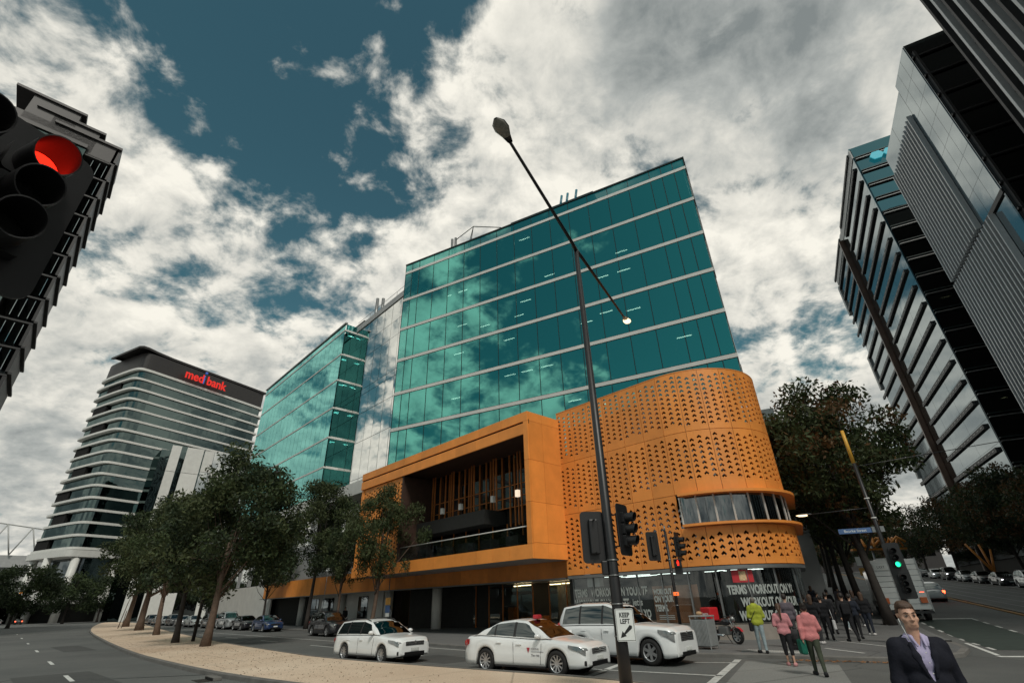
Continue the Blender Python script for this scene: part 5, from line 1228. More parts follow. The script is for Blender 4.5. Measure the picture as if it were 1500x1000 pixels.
        for wi in range(len(S['win']) - 1):
            xa, xb = S['win'][wi][1], S['win'][wi + 1][0]
            MB().grid([[(lambda p: (p[0], p[1] * sgn, p[2]))(side(xa - .01 + (xb - xa + .02) * q, .05 + .88 * k / 3, .005)) for k in range(4)] for q in (0, 1)], 0, True, sgn > 0).build('door_pillar', M['plastic'], t)
        xh = hl - .16; MB().ellipsoid((xh - .06, sgn * (wx(xh) - .17), ztop(xh) - .15), (.24, .17, .085), 12).build('headlight', M['head_on'] if lit == 'head' else M['headlamp'], t)
        xt = -hl + .10; hz = .20 if kind in ('suv', 'crossover') else .11; MB().ellipsoid((xt, sgn * (wx(xt) - .11), ztop(xt) - .16 + (.08 if kind == 'suv' else 0)), (.14, .13, hz), 12).build('tail_light', M[tail], t)
        MB().bbox(xrw + R * 1.2, xfw - R * 1.2, sgn * (W / 2 - .05) - .05, sgn * (W / 2 - .05) + .062, .20, .265, .02).build('sill_strip', M['plastic'], t)
        MB().ellipsoid((xh - .02, sgn * (wx(xh) - .19), ztop(xh) - .152), (.19, .10, .055), 10).build('lamp_reflector', M['chrome'], t)
        if detail: MB().bbox(hl - .13, hl + .0, sgn * .60 - .16, sgn * .60 + .16, .30, .43, .03).build('fog_recess', M['plastic'], t)
        if S['rails'] and detail: MB().tube([(x0 + .45, sgn * (W / 2 * .66), zr(x0 + .45) + .0), (-1.2, sgn * (W / 2 * .66), H + .02), (-.2, sgn * W / 2 * .66, H + .02), (.12, sgn * W / 2 * .66, H - .06)], .018, 6).build('roof_rail', M['plastic'], t)
    a, c = S['ws']; rows = [[(x, wroof(x) * q, topz(x, wroof(x) * q) + .007) for q in (-.90, -.5, 0, .5, .90)] for x in [a + (c - a) * i / 6 for i in range(7)]]
    MB().grid(rows, 0, True, True).build('windscreen', M['windscreen'], t)
    a, c = S['rw']; rows = [[(x - .006, wroof(x) * q, topz(x, wroof(x) * q) + .006) for q in (-.86, -.4, 0, .4, .86)] for x in [a + (c - a) * i / 5 for i in range(6)]]
    MB().grid(rows, 0, True, True).build('rear_window', M['car_glass'], t)
    zf = ztop(hl)
    gh = .26 if kind == 'suv' else .15; MB().bbox(hl - .06, hl + .052, -.44, .44, zf - .02 - gh, zf - .03, .02).build('grille', M['plastic'], t)
    for q in range(3 if kind != 'suv' else 5): MB().box(hl + .045, hl + .062, -.42, .42, zf - .04 - gh * .92 * (q + .5) / (3 if kind != 'suv' else 5), zf - .022 - gh * .92 * (q + .5) / (3 if kind != 'suv' else 5)).build('grille_bar', M['chrome'], t); MB().bbox(hl - .06, hl + .05, -.48, .48, .27, .40, .03).build('lower_intake', M['plastic'], t)
    MB().bbox(hl + .04, hl + .064, -.19, .19, .42, .52, .006).build('number_plate', M['plate_w'], t); MB().tube([(hl + .052, 0, zf - .06), (hl + .064, 0, zf - .06)], .055, 12).build('badge', M['chrome'], t)
    MB().bbox(-hl - .06, -hl + .02, -.19, .19, .72, .82, .006).build('number_plate', M['plate_w'], t)
    ty, rim = wheel_meshes(R, S['nspoke'])
    for x in (xfw, xrw):
        for sgn in (1, -1):
            w_ = put('tyre', ty, t, (x, sgn * (W / 2 - .115), R)); w_.rotation_euler = (0, random.random(), math.pi if sgn > 0 else 0); put('rim', rim, w_)
            MB().tube([(x, sgn * (W / 2 - .5), R), (x, sgn * (W / 2 - .24), R)], R * 1.1, 16).build('wheel_well', M['black_matt'], t)
    return t
def car_at(kind, label, paint, p, az, **k): return make_car(kind, label, paint, Vector((p[0], p[1], k.pop('z', 0.0))), az, **k)
wag = car_at('wagon', 'white estate car with black roof rails driving along the median kerb', 'car_white', (-5.85, 23.45), 131)
sed = car_at('sedan', 'white saloon car with red door emblem beside the median kerb', 'car_white', (.42, 18.35), 126)
# emblem on the saloon's door (right-hand side, local -y)
M['emb_red'] = mat('emblem_red', (.40, .03, .05), .5, var=0); M['emb_txt'] = mat('emblem_text', (.10, .10, .12), .5, var=0)
yy = -.912
g = MB(); g.add([(.34, yy, .72), (.46, yy, .72), (.40, yy, .58)], [(0, 1, 2)]); g.build('door_emblem', M['emb_red'], sed)
for i, (s_, z, sz) in enumerate((('FESTIVAL', .665, .075), ('The ride', .50, .09))): lettering(s_, sz, M['emb_txt'], sed, (.50, yy, z), (math.pi / 2, 0, 0), depth=.001)
MB().box(.50, .95, yy - .001, yy + .002, .61, .622).build('emblem_rule', M['emb_txt'], sed); MB().bbox(.62, .82, -.12, .12, 1.40, 1.52, .03).build('roof_flag', M['jetts_red'], sed, (-.55, 0, .05))
car_at('suv', 'large white four-wheel-drive behind the saloon, alloy wheels and roof rails', 'car_white', (3.72, 20.55), 133)
G6 = 'cars parked along the shop kerb'
pk = [('crossover', 'car_black', 42.5, 19.6, 'black crossover with chrome nose parked before the white column'), ('sedan', 'car_blue', 58.5, 20.3, 'dark blue saloon parked behind the black crossover'), ('hatch', 'car_black', 66.2, 20.6, 'black hatchback parked behind the blue saloon'), ('suv', 'car_silver', 73.0, 20.8, 'silver four-wheel-drive parked behind the black hatchback'), ('crossover', 'car_grey', 81, 21.0, 'dark grey crossover parked behind the silver four-wheel-drive')]
for k, p, m, n_, lab in pk: v = MN(m, n_); make_car(k, lab, p, Vector((v.x, v.y, 0)), 136.4, group=G6)
for i in range(6):
    v = MN(92 + i * 7.5, 21.4 + i * .25); make_car(['sedan', 'hatch', 'crossover'][i % 3], ['white saloon behind the dark grey crossover in the kerbside row', 'distant silver hatchback in the kerbside row', 'distant grey crossover in the kerbside row', 'farther white saloon in the kerbside row', 'farther silver hatchback in the kerbside row', 'last grey crossover of the kerbside row'][i], ['car_white', 'car_silver', 'car_grey'][i % 3], Vector((v.x, v.y, 0)), 136.4, group=G6, detail=False)
v = MN(225, 0.5); make_car('hatch', 'distant white car leaving under the overpass', 'car_white', v, -43, detail=False); v = MN(222, 5.0); make_car('sedan', 'distant car with red tail lamps lit before the overpass', 'car_grey', v, -43, detail=False, tail='tail_on')
G7 = 'cars queued across the side street'
q7 = [('suv', 'car_grey', -20.9, 66, None, 'grey four-wheel-drive, first in the queue across the side street'), ('crossover', 'car_silver', -21.0, 74, 'head', 'silver crossover with headlights on in the side street queue'), ('sedan', 'car_black', -20.7, 81.5, 'head', 'black saloon with bright headlights in the side street queue'), ('hatch', 'car_grey', -20.7, 89, None, 'dark hatchback behind the black saloon in the side street queue'), ('sedan', 'car_silver', -20.8, 97, None, 'silver saloon in the middle of the side street queue'), ('suv', 'car_black', -20.8, 106, 'head', 'black four-wheel-drive far back in the side street queue'), ('hatch', 'car_white', -20.9, 116, 'head', 'white hatchback near the end of the side street queue'), ('sedan', 'car_grey', -21, 127, None, 'dark saloon at the end of the side street queue')]
tilt = math.atan(.043)
for k, p, l, r, lit, lab in q7:
    t = make_car(k, lab, p, LRg(l, r), AR + 180, group=G7, lit=lit, detail=r < 92); t.rotation_euler = (0, tilt, R_(90 - (AR + 180)))
t = make_car('hatch', 'pale hatchback with orange rear lamps lit beyond the truck', 'car_silver', LRg(-9.4, 58), AR, tail='tail_on'); t.rotation_euler = (0, -tilt, R_(90 - AR))
# truck seen from behind: white slatted rear deck raised on end
tk = thing('tilt_tray_truck', 'white tilt-tray truck with its ramp panels folded upright at the rear', 'truck', LRg(-5.15, 39.5), ROT_LR); M['truck_white'] = paint_mat('truck_white', (.55, .57, .56)); M['amber'] = mat('amber_lamp', (.45, .10, .02), .3)
MB().bbox(-1.15, 1.15, 3.2, 5.4, .7, 2.9, .12).build('cab', M['truck_white'], tk); MB().box(-1.0, 1.0, 3.1, 3.18, 1.8, 2.6).build('cab_window', M['car_glass'], tk)
MB().box(-.45, .45, .2, 4.8, .55, .85).build('chassis', M['plastic'], tk); MB().bbox(-1.2, 1.2, .3, 4.6, .95, 1.1, .02).build('deck', M['grey_metal'], tk)
for x0 in (-1.2, .18):
    for i in range(9): MB().bbox(x0, x0 + 1.02, -.02, .06, .62 + i * .30, .90 + i * .30, .012).build('ramp_panel', M['truck_white'], tk)
    for xx in (x0 - .03, x0 + .99): MB().box(xx, xx + .06, -.06, .1, .5, 3.35).build('ramp_rail', M['grey_clad'], tk)
for i in range(6): MB().box(-.16, .16, .1, .16, .7 + i * .45, .76 + i * .45).build('ladder_rung', M['grey_clad'], tk)
MB().bbox(-.75, .75, .4, .9, 3.2, 3.42, .05).build('light_bar', M['truck_white'], tk); MB().box(-1.0, -.25, -.1, -.05, 2.75, 3.1).build('sign_board', M['sign_white'], tk); lettering('LXXT', .2, M['sign_black'], tk, (-.62, -.106, 2.84), (math.pi / 2, 0, 0), align='CENTER', sx=.8, depth=.001)
for x0 in (-1.1, .75): MB().bbox(x0, x0 + .34, -.12, -.03, .95, 1.25, .02).build('rear_lamp', M['amber'], tk)
MB().box(-1.2, 1.2, -.1, .1, .42, .55).build('rear_bar', M['plastic'], tk)
ty, rim = wheel_meshes(.42, 6, .28)
for x in (-.98, .98):
    for y in (1.0, 4.2): w_ = put('tyre', ty, tk, (x, y, .42)); w_.rotation_euler = (0, 0, math.pi / 2 if x > 0 else -math.pi / 2); put('rim', rim, w_)
# motorcycle with red delivery box
mc = thing('motorcycle', 'black motorcycle with red front guard and red delivery box by the shop wall', 'motorcycle', MN(11.75, 23.5, .13), R_(-62)); wt, wr_ = wheel_meshes(.30, 6, .12)
for x in (-.62, .68): w_ = put('tyre', wt, mc, (x, 0, .30)); put('rim', wr_, w_)
MB().tube([(.68, .08, .30), (.48, .06, .85), (.42, .05, 1.0)], .025, 6).build('fork', M['chrome'], mc); MB().tube([(.68, -.08, .30), (.48, -.06, .85), (.42, -.05, 1.0)], .025, 6).build('fork', M['chrome'], mc)
MB().tube([(.40, -.36, 1.06), (.44, -.1, 1.02), (.44, .1, 1.02), (.40, .36, 1.06)], .018, 6).build('handlebar', M['plastic'], mc); MB().ellipsoid((.56, 0, .92), (.11, .12, .12)).build('headlight', M['headlamp'], mc)
MB().ellipsoid((.15, 0, .82), (.30, .17, .15), 12).build('fuel_tank', M['car_black'], mc); MB().bbox(-.20, .30, -.15, .15, .32, .66, .06).build('engine', M['grey_metal'], mc); MB().bbox(-.55, .0, -.14, .14, .70, .80, .04).build('seat', M['plastic'], mc)
MB().tube([(-.10, 0, .6), (-.62, 0, .32)], .05, 8).build('swingarm', M['plastic'], mc); MB().tube([(.1, -.18, .3), (-.5, -.2, .36), (-.85, -.2, .45)], .045, 8).build('exhaust', M['chrome'], mc)
g = MB(); g.grid([[(.68 + .34 * math.cos(a), y, .30 + .34 * math.sin(a)) for y in (-.07, .07)] for a in [R_(30 + 12 * k) for k in range(11)]]); g.build('front_guard', M['jetts_red'], mc)
g = MB(); g.grid([[(-.62 + .34 * math.cos(a), y, .30 + .34 * math.sin(a)) for y in (-.07, .07)] for a in [R_(50 + 12 * k) for k in range(10)]]); g.build('rear_guard', M['plastic'], mc)
M['box_red'] = mat('box_red', (.50, .015, .02), .45, var=.08); MB().bbox(-.92, -.36, -.27, .27, .86, 1.38, .05).build('delivery_box', M['box_red'], mc)
lettering('jetts', .20, M['sign_white'], mc, (-.64, -.275, 1.05), (math.pi / 2, 0, 0), align='CENTER', bold=.004, depth=.001); lettering('jetts', .20, M['sign_white'], mc, (-.925, 0, 1.05), (math.pi / 2, 0, -math.pi / 2), align='CENTER', bold=.004, depth=.001)
MB().tube([(0, .12, .3), (.05, .3, 0)], .015, 5).build('side_stand', M['plastic'], mc)
# ================================================================ people
def surface_nets(v, X, Y, Z):
    """closed surface of v < 0 on a rectangular (possibly uneven) grid"""
    nx, ny, nz = v.shape; ins = v < 0
    acc = np.zeros((nx - 1, ny - 1, nz - 1, 3)); cnt = np.zeros((nx - 1, ny - 1, nz - 1))
    Gx, Gy, Gz = np.meshgrid(X, Y, Z, indexing='ij'); G = np.stack([Gx, Gy, Gz], -1)
    offs = [(i, j, k) for i in (0, 1) for j in (0, 1) for k in (0, 1)]
    def sl(o): return (slice(o[0], o[0] + nx - 1), slice(o[1], o[1] + ny - 1), slice(o[2], o[2] + nz - 1))
    for a in offs:
        for ax in range(3):
            if a[ax]: continue
            b = list(a); b[ax] = 1; b = tuple(b); va, vb = v[sl(a)], v[sl(b)]; m = (va < 0) != (vb < 0)
            t = np.where(m, va / np.where(m, va - vb, 1), 0)[..., None]; p = G[sl(a)] + (G[sl(b)] - G[sl(a)]) * t
            acc[m] += p[m]; cnt[m] += 1
    act = cnt > 0; idx = np.full(act.shape, -1); idx[act] = np.arange(act.sum()); V = acc[act] / cnt[act][:, None]; F = []
    for ax in range(3):
        sa = [slice(1, -1)] * 3; sa[ax] = slice(0, -1); sb = list(sa); sb[ax] = slice(1, None)
        A, B = ins[tuple(sa)], ins[tuple(sb)]; m = np.argwhere(A != B)
        if not len(m): continue
        c = m + 1; c[:, ax] -= 1; u, w = [q for q in range(3) if q != ax]; flip = A[A != B]
        def cell(du, dw): q = c.copy(); q[:, u] -= du; q[:, w] -= dw; return idx[q[:, 0], q[:, 1], q[:, 2]]
        q = np.stack([cell(1, 1), cell(0, 1), cell(0, 0), cell(1, 0)], 1)
        if ax == 1: flip = ~flip
        q[~flip] = q[~flip][:, ::-1]; F.append(q)
    return V, np.concatenate(F)
def capsules(P, prims, k=.035, grow=0.0):
    d = None
    for pr in prims:
        a, b, ra, rb = np.array(pr[0]), np.array(pr[1]), pr[2], pr[3]; sc = np.array(pr[4]) if len(pr) > 4 else None
        Q = P
        if sc is not None: c = (a + b) / 2; Q = c + (P - c) / sc; 
        ab = b - a; L2 = ab @ ab
        t = np.clip(((Q - a) @ ab) / L2, 0, 1) if L2 > 1e-9 else np.zeros(P.shape[:-1])
        e = np.linalg.norm(Q - a - t[..., None] * ab, axis=-1) - (ra + (rb - ra) * t)
        if sc is not None: e = e * min(sc)
        e = e - grow
        if d is None: d = e
        else: h = np.clip(.5 + .5 * (e - d) / k, 0, 1); d = e * (1 - h) + d * h - k * h * (1 - h)
    return d
def sdf_object(name, m, parent, prims, h=.02, k=.035, grow=0.0, cut=None, Z=None, smooth_=True):
    pts = np.array([p for pr in prims for p in pr[:2]]); r = max(max(pr[2], pr[3]) * (max(pr[4]) if len(pr) > 4 else 1) for pr in prims) + grow + .04
    lo, hi = pts.min(0) - r, pts.max(0) + r
    X, Y = np.arange(lo[0], hi[0], h), np.arange(lo[1], hi[1], h); Z = np.arange(lo[2], hi[2], h) if Z is None else Z
    G = np.stack(np.meshgrid(X, Y, Z, indexing='ij'), -1); v = capsules(G, prims, k, grow)
    if cut is not None: v = cut(G, v)
    V, F = surface_nets(v, X, Y, Z); me = bpy.data.meshes.new(name); me.from_pydata(V.tolist(), [], F.tolist())
    me.polygons.foreach_set('use_smooth', [smooth_] * len(me.polygons)); me.materials.append(m); me.update()
    return put(name, me, parent)
M['skin'] = mat('skin', (.46, .27, .19), .55, var=.06); M['skin_pale'] = mat('skin_light', (.52, .30, .21), .5, var=.16, scale=22, bump=.15, bscale=160)
def cloth(name, c, r=.85): return mat(name, c, r, var=.28, scale=7, bump=.7, bscale=11, spec=.2)
HAIRS = {k: mat('hair_' + k, c, .6, var=.35, scale=40, bump=.4, bscale=60) for k, c in (('dark', (.015, .011, .009)), ('brown', (.055, .028, .015)), ('grey', (.16, .14, .12)))}
SHOE = cloth('shoe_black', (.02, .02, .022)); SHOE_W = cloth('shoe_white', (.55, .53, .52)); SHOE_P = cloth('shoe_pink', (.45, .22, .22))
def person(label, loc, az, H=1.7, top=None, bottom=None, shoe=SHOE, hair='dark', walk=.0, arms=('down', 'down'), longhair=False, sleeve=True, legs='long', hood=False, fat=1.0, group=None, h=.022, loose=.012, bun=False, skin='skin', ponytail=False, name='person', bare=False, cat='person'):
    s = H / 1.75
    J = {}
    def S_(x, y, z): return np.array([x * s, y * s, z * s])
    a = walk
    hipz = .92 - .03 * abs(a)
    legs_ = []
    for sx, ph in ((-1, a), (1, -a)):
        hip = S_(sx * .085, 0, hipz); kn = hip + S_(sx * .005, math.sin(ph) * .43 + .03 * abs(a), -math.cos(ph) * .43)
        bend = .25 * abs(a) if ph > 0 else .9 * abs(a); q = ph - bend; an = kn + S_(0, math.sin(q) * .42, -math.cos(q) * .42)
        legs_.append((hip, kn, an, ph, sx))
    low = min(l[2][2] for l in legs_); dz = np.array([0, 0, .085 * s - low])
    legs_ = [(hh + dz, kn + dz, an + dz, ph, sx) for hh, kn, an, ph, sx in legs_]
    def U(x, y, z): return S_(x, y, z) + dz * np.array([0, 0, 1]) * (1 if abs(dz[2]) < .2 else 0)
    f = fat
    torso = [(U(-.065, 0, .96), U(.065, 0, .96), .125 * s * f, .125 * s * f, (1, .86, 1)), (U(-.05, 0, 1.12), U(.05, 0, 1.12), .118 * s * f, .118 * s * f, (1, .86, 1)), (U(-.075, -.005, 1.31), U(.075, -.005, 1.31), .125 * s * f, .125 * s * f, (1, .86, 1)), (U(-.15, -.01, 1.42), U(.15, -.01, 1.42), .062 * s, .062 * s)]
    neck = [(U(0, -.01, 1.42), U(0, .012, 1.56), .058 * s, .052 * s)]
    head = [(U(0, .01, 1.655), U(0, .012, 1.665), .098 * s, .098 * s, (.80, .98, 1.02)), (U(0, .035, 1.575), U(0, .04, 1.60), .058 * s, .06 * s), (U(0, .105, 1.63), U(0, .118, 1.605), .012 * s, .017 * s), (U(-.076, .0, 1.63), U(-.078, -.004, 1.655), .016 * s, .018 * s), (U(.076, .0, 1.63), U(.078, -.004, 1.655), .016 * s, .018 * s)]
    up_, fore, hands = [], [], []
    for (sx, mode, ph) in ((-1, arms[0], -a), (1, arms[1], a)):
        sh = U(sx * .185, -.01, 1.41)
        if mode == 'down': el = sh + S_(sx * .045, math.sin(ph) * .25 - .02, -math.cos(ph) * .27); wr = el + S_(sx * .01, math.sin(ph + .25) * .24, -math.cos(ph + .25) * .24)
        elif mode == 'phone': el = sh + S_(sx * .06, .02, -.27); wr = el + S_(-sx * .10, .20, .10)
        elif mode == 'bent': el = sh + S_(sx * .07, -.03, -.26); wr = el + S_(-sx * .06, .22, -.06)
        elif mode == 'push': el = sh + S_(sx * .05, .08, -.25); wr = el + S_(-sx * .05, .22, -.08)
        dv = (wr - el) / np.linalg.norm(wr - el); hd_ = wr + dv * .05 * s
        up_.append((sh, el, .055 * s * f, .045 * s)); fore.append((el, wr, .043 * s, .031 * s))
        side_ = np.cross(dv, np.array([sx, 0, 0.0])); side_ = side_ / (np.linalg.norm(side_) + 1e-9); pn = np.array([sx, 0, 0.0])
        hands.append((wr, wr + dv * .075 * s, .027 * s, .030 * s))
        for q in range(4): base = wr + dv * .08 * s + side_ * (q - 1.5) * .017 * s; hands.append((base, base + dv * (.07 - .008 * abs(q - 1.3)) * s - pn * .018 * s, .0095 * s, .008 * s))
        hands.append((wr + dv * .03 * s + side_ * .025 * s, wr + dv * .075 * s + side_ * .05 * s - pn * .01 * s, .011 * s, .009 * s))
    lg = []; sh_ = []
    for hip, kn, an, ph, sx in legs_:
        lg += [(hip, kn, .088 * s * f, .058 * s), (kn, an, .056 * s, .038 * s)]
        toe = an + np.array([sx * .03, .15, -.045]) * s
        if an[2] > .11 * s: toe = an + np.array([sx * .02, .11, -.10]) * s
        sh_.append((an + np.array([0, -.035, -.04]) * s, toe, .045 * s, .042 * s))
    body = sdf_object(name, M[skin], None, torso + neck + head + up_ + fore + hands + lg + sh_, h, .03, -.006)
    tag(body, label, cat, group); body.location = loc; body.rotation_euler = (0, 0, R_(-az)); body.location.z = loc[2] + .0
    if top is not None:
        sdf_object('jacket' if sleeve else 'shirt', top, body, torso + up_ + (fore if sleeve else []) + ([(U(-.05, -.06, 1.49), U(.05, -.06, 1.49), .06 * s, .06 * s), (U(0, -.10, 1.42), U(0, -.10, 1.36), .07 * s, .05 * s, (1.3, .5, 1))] if hood else []), h, .035, loose)
    if bottom is not None:
        L_ = []
        for i in range(0, len(lg), 2):
            hip_, kn_ = lg[i], lg[i + 1]; L_.append(hip_)
            if legs == 'long': L_.append(kn_)
            elif legs == 'crop': L_.append((kn_[0], kn_[0] * .6 + kn_[1] * .4, kn_[2], kn_[2] * .8 + kn_[3] * .2))
        sdf_object('trousers' if legs == 'long' else 'shorts', bottom, body, torso[:1] + L_, h, .03, .009)
    for q in sh_: sdf_object('shoe', shoe, body, [q], h * .8, .02, .012)
    hp = [(U(0, -.022, 1.685), U(0, -.018, 1.70), .098 * s, .098 * s, (.84, .95, .95))]
    if hair == 'grey': hp = [(U(0, -.035, 1.66), U(0, -.03, 1.68), .085 * s, .09 * s, (.88, .9, .9))]
    if longhair: hp += [(U(0, -.065, 1.66), U(0, -.085, 1.44), .085 * s, .07 * s, (1.1, .7, 1))]
    if ponytail: hp += [(U(0, -.10, 1.68), U(0, -.13, 1.60), .035 * s, .04 * s), (U(0, -.13, 1.60), U(.01, -.14, 1.28), .04 * s, .018 * s)]
    if bun: hp += [(U(0, -.09, 1.76), U(0, -.09, 1.765), .045 * s, .045 * s)]
    def cutface(G, v): return np.maximum(v, (G[..., 1] - (.062 * s)) * .7 + (1.70 * s + dz[2] - G[..., 2]) * .35)
    sdf_object('hair', HAIRS[hair], body, hp, h * .7, .03, .004, cutface)
    return body
def bag(par, loc, size, m, name='bag', rot=(0, 0, 0), strap=None):
    mb = MB().bbox(-size[0] / 2, size[0] / 2, -size[1] / 2, size[1] / 2, -size[2], 0, min(size) * .3)
    if strap: mb.tube(strap, .012, 5)
    o = mb.build(name, m, par, loc); o.rotation_euler = rot; return o
C_ = dict(green=cloth('jacket_green', (.34, .38, .045)), pink=cloth('tee_pink', (.62, .26, .28)), hoodp=cloth('hoodie_pink', (.66, .24, .24)), black=cloth('cloth_black', (.014, .014, .016)), navy=cloth('cloth_navy', (.02, .024, .035)), grey=cloth('cloth_grey', (.10, .085, .10)), jean=cloth('jeans_light', (.26, .32, .34)), olive=cloth('trousers_olive', (.055, .065, .045)), char=cloth('cloth_charcoal', (.035, .035, .038)), white=cloth('cloth_white', (.5, .5, .5)), brown=cloth('cloth_brown', (.06, .04, .03)))
Zf = .128
pg = LR(1.75, 22.0, Zf); gm = person('person in lime green hooded jacket and pale jeans looking at a phone', pg, 15, 1.72, C_['green'], C_['jean'], hair='grey', walk=.12, arms=('phone', 'phone'), hood=True, loose=.022, fat=1.02)
bag(gm, (-.24, -.02, .95), (.12, .22, .28), C_['black'], 'shoulder_bag', strap=[(0, 0, 0), (.18, -.14, .3), (.36, -.05, .50)])
pk_ = person('person in pink tee and black cropped leggings with long ponytail', LR(.85, 19.7, 0), 25, 1.64, C_['pink'], C_['black'], SHOE_P, 'brown', .10, ('bent', 'bent'), ponytail=True, sleeve=False, legs='crop', loose=.014)
ph_ = person('person in coral pink hoodie and olive trousers carrying a green bag', LR(.12, 17.6, 0), 22, 1.66, C_['hoodp'], C_['olive'], SHOE, 'dark', .26, ('down', 'bent'), hood=True, longhair=False, bun=True, loose=.018, fat=1.06)
bg_ = bag(ph_, (-.27, .08, .84), (.16, .34, .36), cloth('bag_green', (.015, .13, .09)), 'green_bag', (0, 0, .2), strap=[(0, -.1, -.02), (0, -.04, .22), (0, .04, .22), (0, .1, -.02)])
person('person in grey-violet shirt standing beside the gym window', LR(.75, 24.3, Zf), 30, 1.78, C_['grey'], C_['char'], hair='dark', walk=.1, arms=('bent', 'down'))
G8 = 'pedestrians in dark clothes at the crossing'
cr = [(-.55, 28.4, 1.70, 'black', 'black', 'person in black jacket with a pale tote bag among the crossing crowd', .3), (-.15, 26.2, 1.74, 'black', 'char', 'tall person in black coat walking behind the pink hoodie', .15), (-1.35, 27.3, 1.80, 'black', 'black', 'person striding in black with one bent bare forearm', .42), (-1.75, 29.4, 1.72, 'navy', 'black', 'person in navy top and black trousers near the plane tree', .25), (-2.35, 31.0, 1.75, 'black', 'navy', 'person in black standing beside the yellow-topped pole', .1), (.1, 31.0, 1.68, 'brown', 'char', 'person in brown jacket near the curved shop wall', .2), (-.9, 31.8, 1.76, 'char', 'black', 'person in charcoal jumper with white collar in the crowd', .2), (-1.6, 33.5, 1.66, 'black', 'jean', 'person in black top and blue jeans further up the footpath', .25), (.2, 34.5, 1.72, 'navy', 'navy', 'person in all navy by the side street wall', .2), (-.6, 25.0 + 10.5, 1.7, 'black', 'brown', 'person in black jacket and brown trousers in the rear of the crowd', .2), (-2.3, 35.5, 1.7, 'char', 'char', 'person in charcoal under the large plane tree', .15), (-1.2, 38, 1.7, 'black', 'black', 'person in plain black far up the footpath', .2), (-2.0, 42, 1.72, 'grey', 'black', 'person in grey top far up the footpath', .2), (-.5, 45, 1.7, 'navy', 'black', 'person in navy jacket far up the footpath', .2)]
for i, (l, r, H, c1, c2, lab, wk) in enumerate(cr):
    p = LRg(l, r, Zf); b = person(lab, p, 27 + random.uniform(-20, 20), H, C_[c1], C_[c2], [SHOE, SHOE_W, SHOE][i % 3], ['dark', 'brown', 'dark'][i % 3], wk, ('down', ['down', 'bent'][i % 2]), longhair=i % 3 == 1, loose=.014, group=G8, h=.024 if r < 32 else .03, fat=1.0 + .06 * (i % 3))
    if i == 0: bag(b, (.3, 0, .75), (.12, .3, .36), C_['white'], 'tote_bag', strap=[(0, -.08, -.02), (-.03, 0, .4), (0, .08, -.02)])
    if i in (2, 6): bag(b, (0, -.2, 1.42), (.30, .16, .42), C_['black'], 'backpack')
person('person in white shirt standing under the colonnade', MN(46.6, 27.2, Zf), 200, 1.78, C_['white'], C_['char'], walk=.05)
person('person in black jacket beside the left colonnade column', MN(54.5, 26.6, Zf), 190, 1.78, C_['black'], C_['black'], walk=.05, h=.028)
# pushchair ahead of the woman in pink
sc2 = thing('pushchair', 'dark pushchair wheeled ahead of the person in pink tee', 'pushchair', LR(.55, 20.25, 0), R_(-25))
for x in (-.27, .27):
    for y, r in ((-.25, .10), (.35, .08)): w_ = MB().tube([(x - .02, y, r), (x + .02, y, r)], r, 14).build('wheel', M['tyre'], sc2)
    MB().tube([(x, -.25, .1), (x, .15, .55), (x, -.35, 1.0)], .014, 6).build('frame_tube', M['grey_metal'], sc2); MB().tube([(x, .35, .08), (x, -.1, .62)], .014, 6).build('frame_tube', M['grey_metal'], sc2)
MB().tube([(-.27, -.35, 1.0), (.27, -.35, 1.0)], .016, 6).build('handle', M['plastic'], sc2); MB().bbox(-.23, .23, -.12, .25, .38, .52, .05).build('seat', C_['black'], sc2); MB().ellipsoid((0, .0, .74), (.24, .24, .22)).build('canopy', C_['char'], sc2)
# ---------------- businessman close to the camera
mp0 = Vector((3.93, 5.70, 0)); MAZ = 196; Hm = 1.825
navy = cloth('suit_navy', (.012, .013, .020)); lilac = cloth('shirt_lilac', (.36, .33, .48), .8)
sm_ = Hm / 1.75
def q_(x, y, z): return np.array([x, y, z]) * sm_
torso = [(q_(-.065, 0, .96), q_(.065, 0, .96), .125, .125, (1, .86, 1)), (q_(-.06, 0, 1.12), q_(.06, 0, 1.12), .122, .122, (1, .86, 1)), (q_(-.085, -.005, 1.30), q_(.085, -.005, 1.30), .132, .132, (1, .86, 1)), (q_(-.165, -.012, 1.408), q_(.165, -.012, 1.408), .056, .056), (q_(-.05, -.012, 1.44), q_(.05, -.012, 1.44), .06, .06)]
neck = [(q_(0, -.012, 1.42), q_(0, .012, 1.56), .060, .056)]
HB = 1.655
head = [(q_(0, -.004, HB + .012), q_(0, .004, HB + .018), .1, .1, (.76, .95, 1.0)), (q_(0, .03, HB - .045), q_(0, .034, HB - .052), .068, .066, (.95, 1, 1)), (q_(-.026, .056, HB - .088), q_(.026, .056, HB - .088), .027, .027), (q_(0, .092, HB + .0), q_(0, .110, HB - .034), .009, .015), (q_(-.012, .098, HB - .038), q_(.012, .098, HB - .038), .0095, .0095), (q_(-.030, .084, HB + .018), q_(.030, .084, HB + .018), .013, .013), (q_(-.048, .055, HB - .03), q_(-.045, .05, HB - .035), .028, .028), (q_(.048, .055, HB - .03), q_(.045, .05, HB - .035), .028, .028), (q_(-.018, .084, HB - .066), q_(.018, .084, HB - .066), .0075, .0075), (q_(-.016, .083, HB - .075), q_(.016, .083, HB - .075), .0075, .0075), (q_(-.077, -.008, HB - .03), q_(-.081, -.016, HB + .005), .010, .017, (.7, 1, 1)), (q_(.077, -.008, HB - .03), q_(.081, -.016, HB + .005), .010, .017, (.7, 1, 1))]
arms_ = []; fore = []; hnd = []
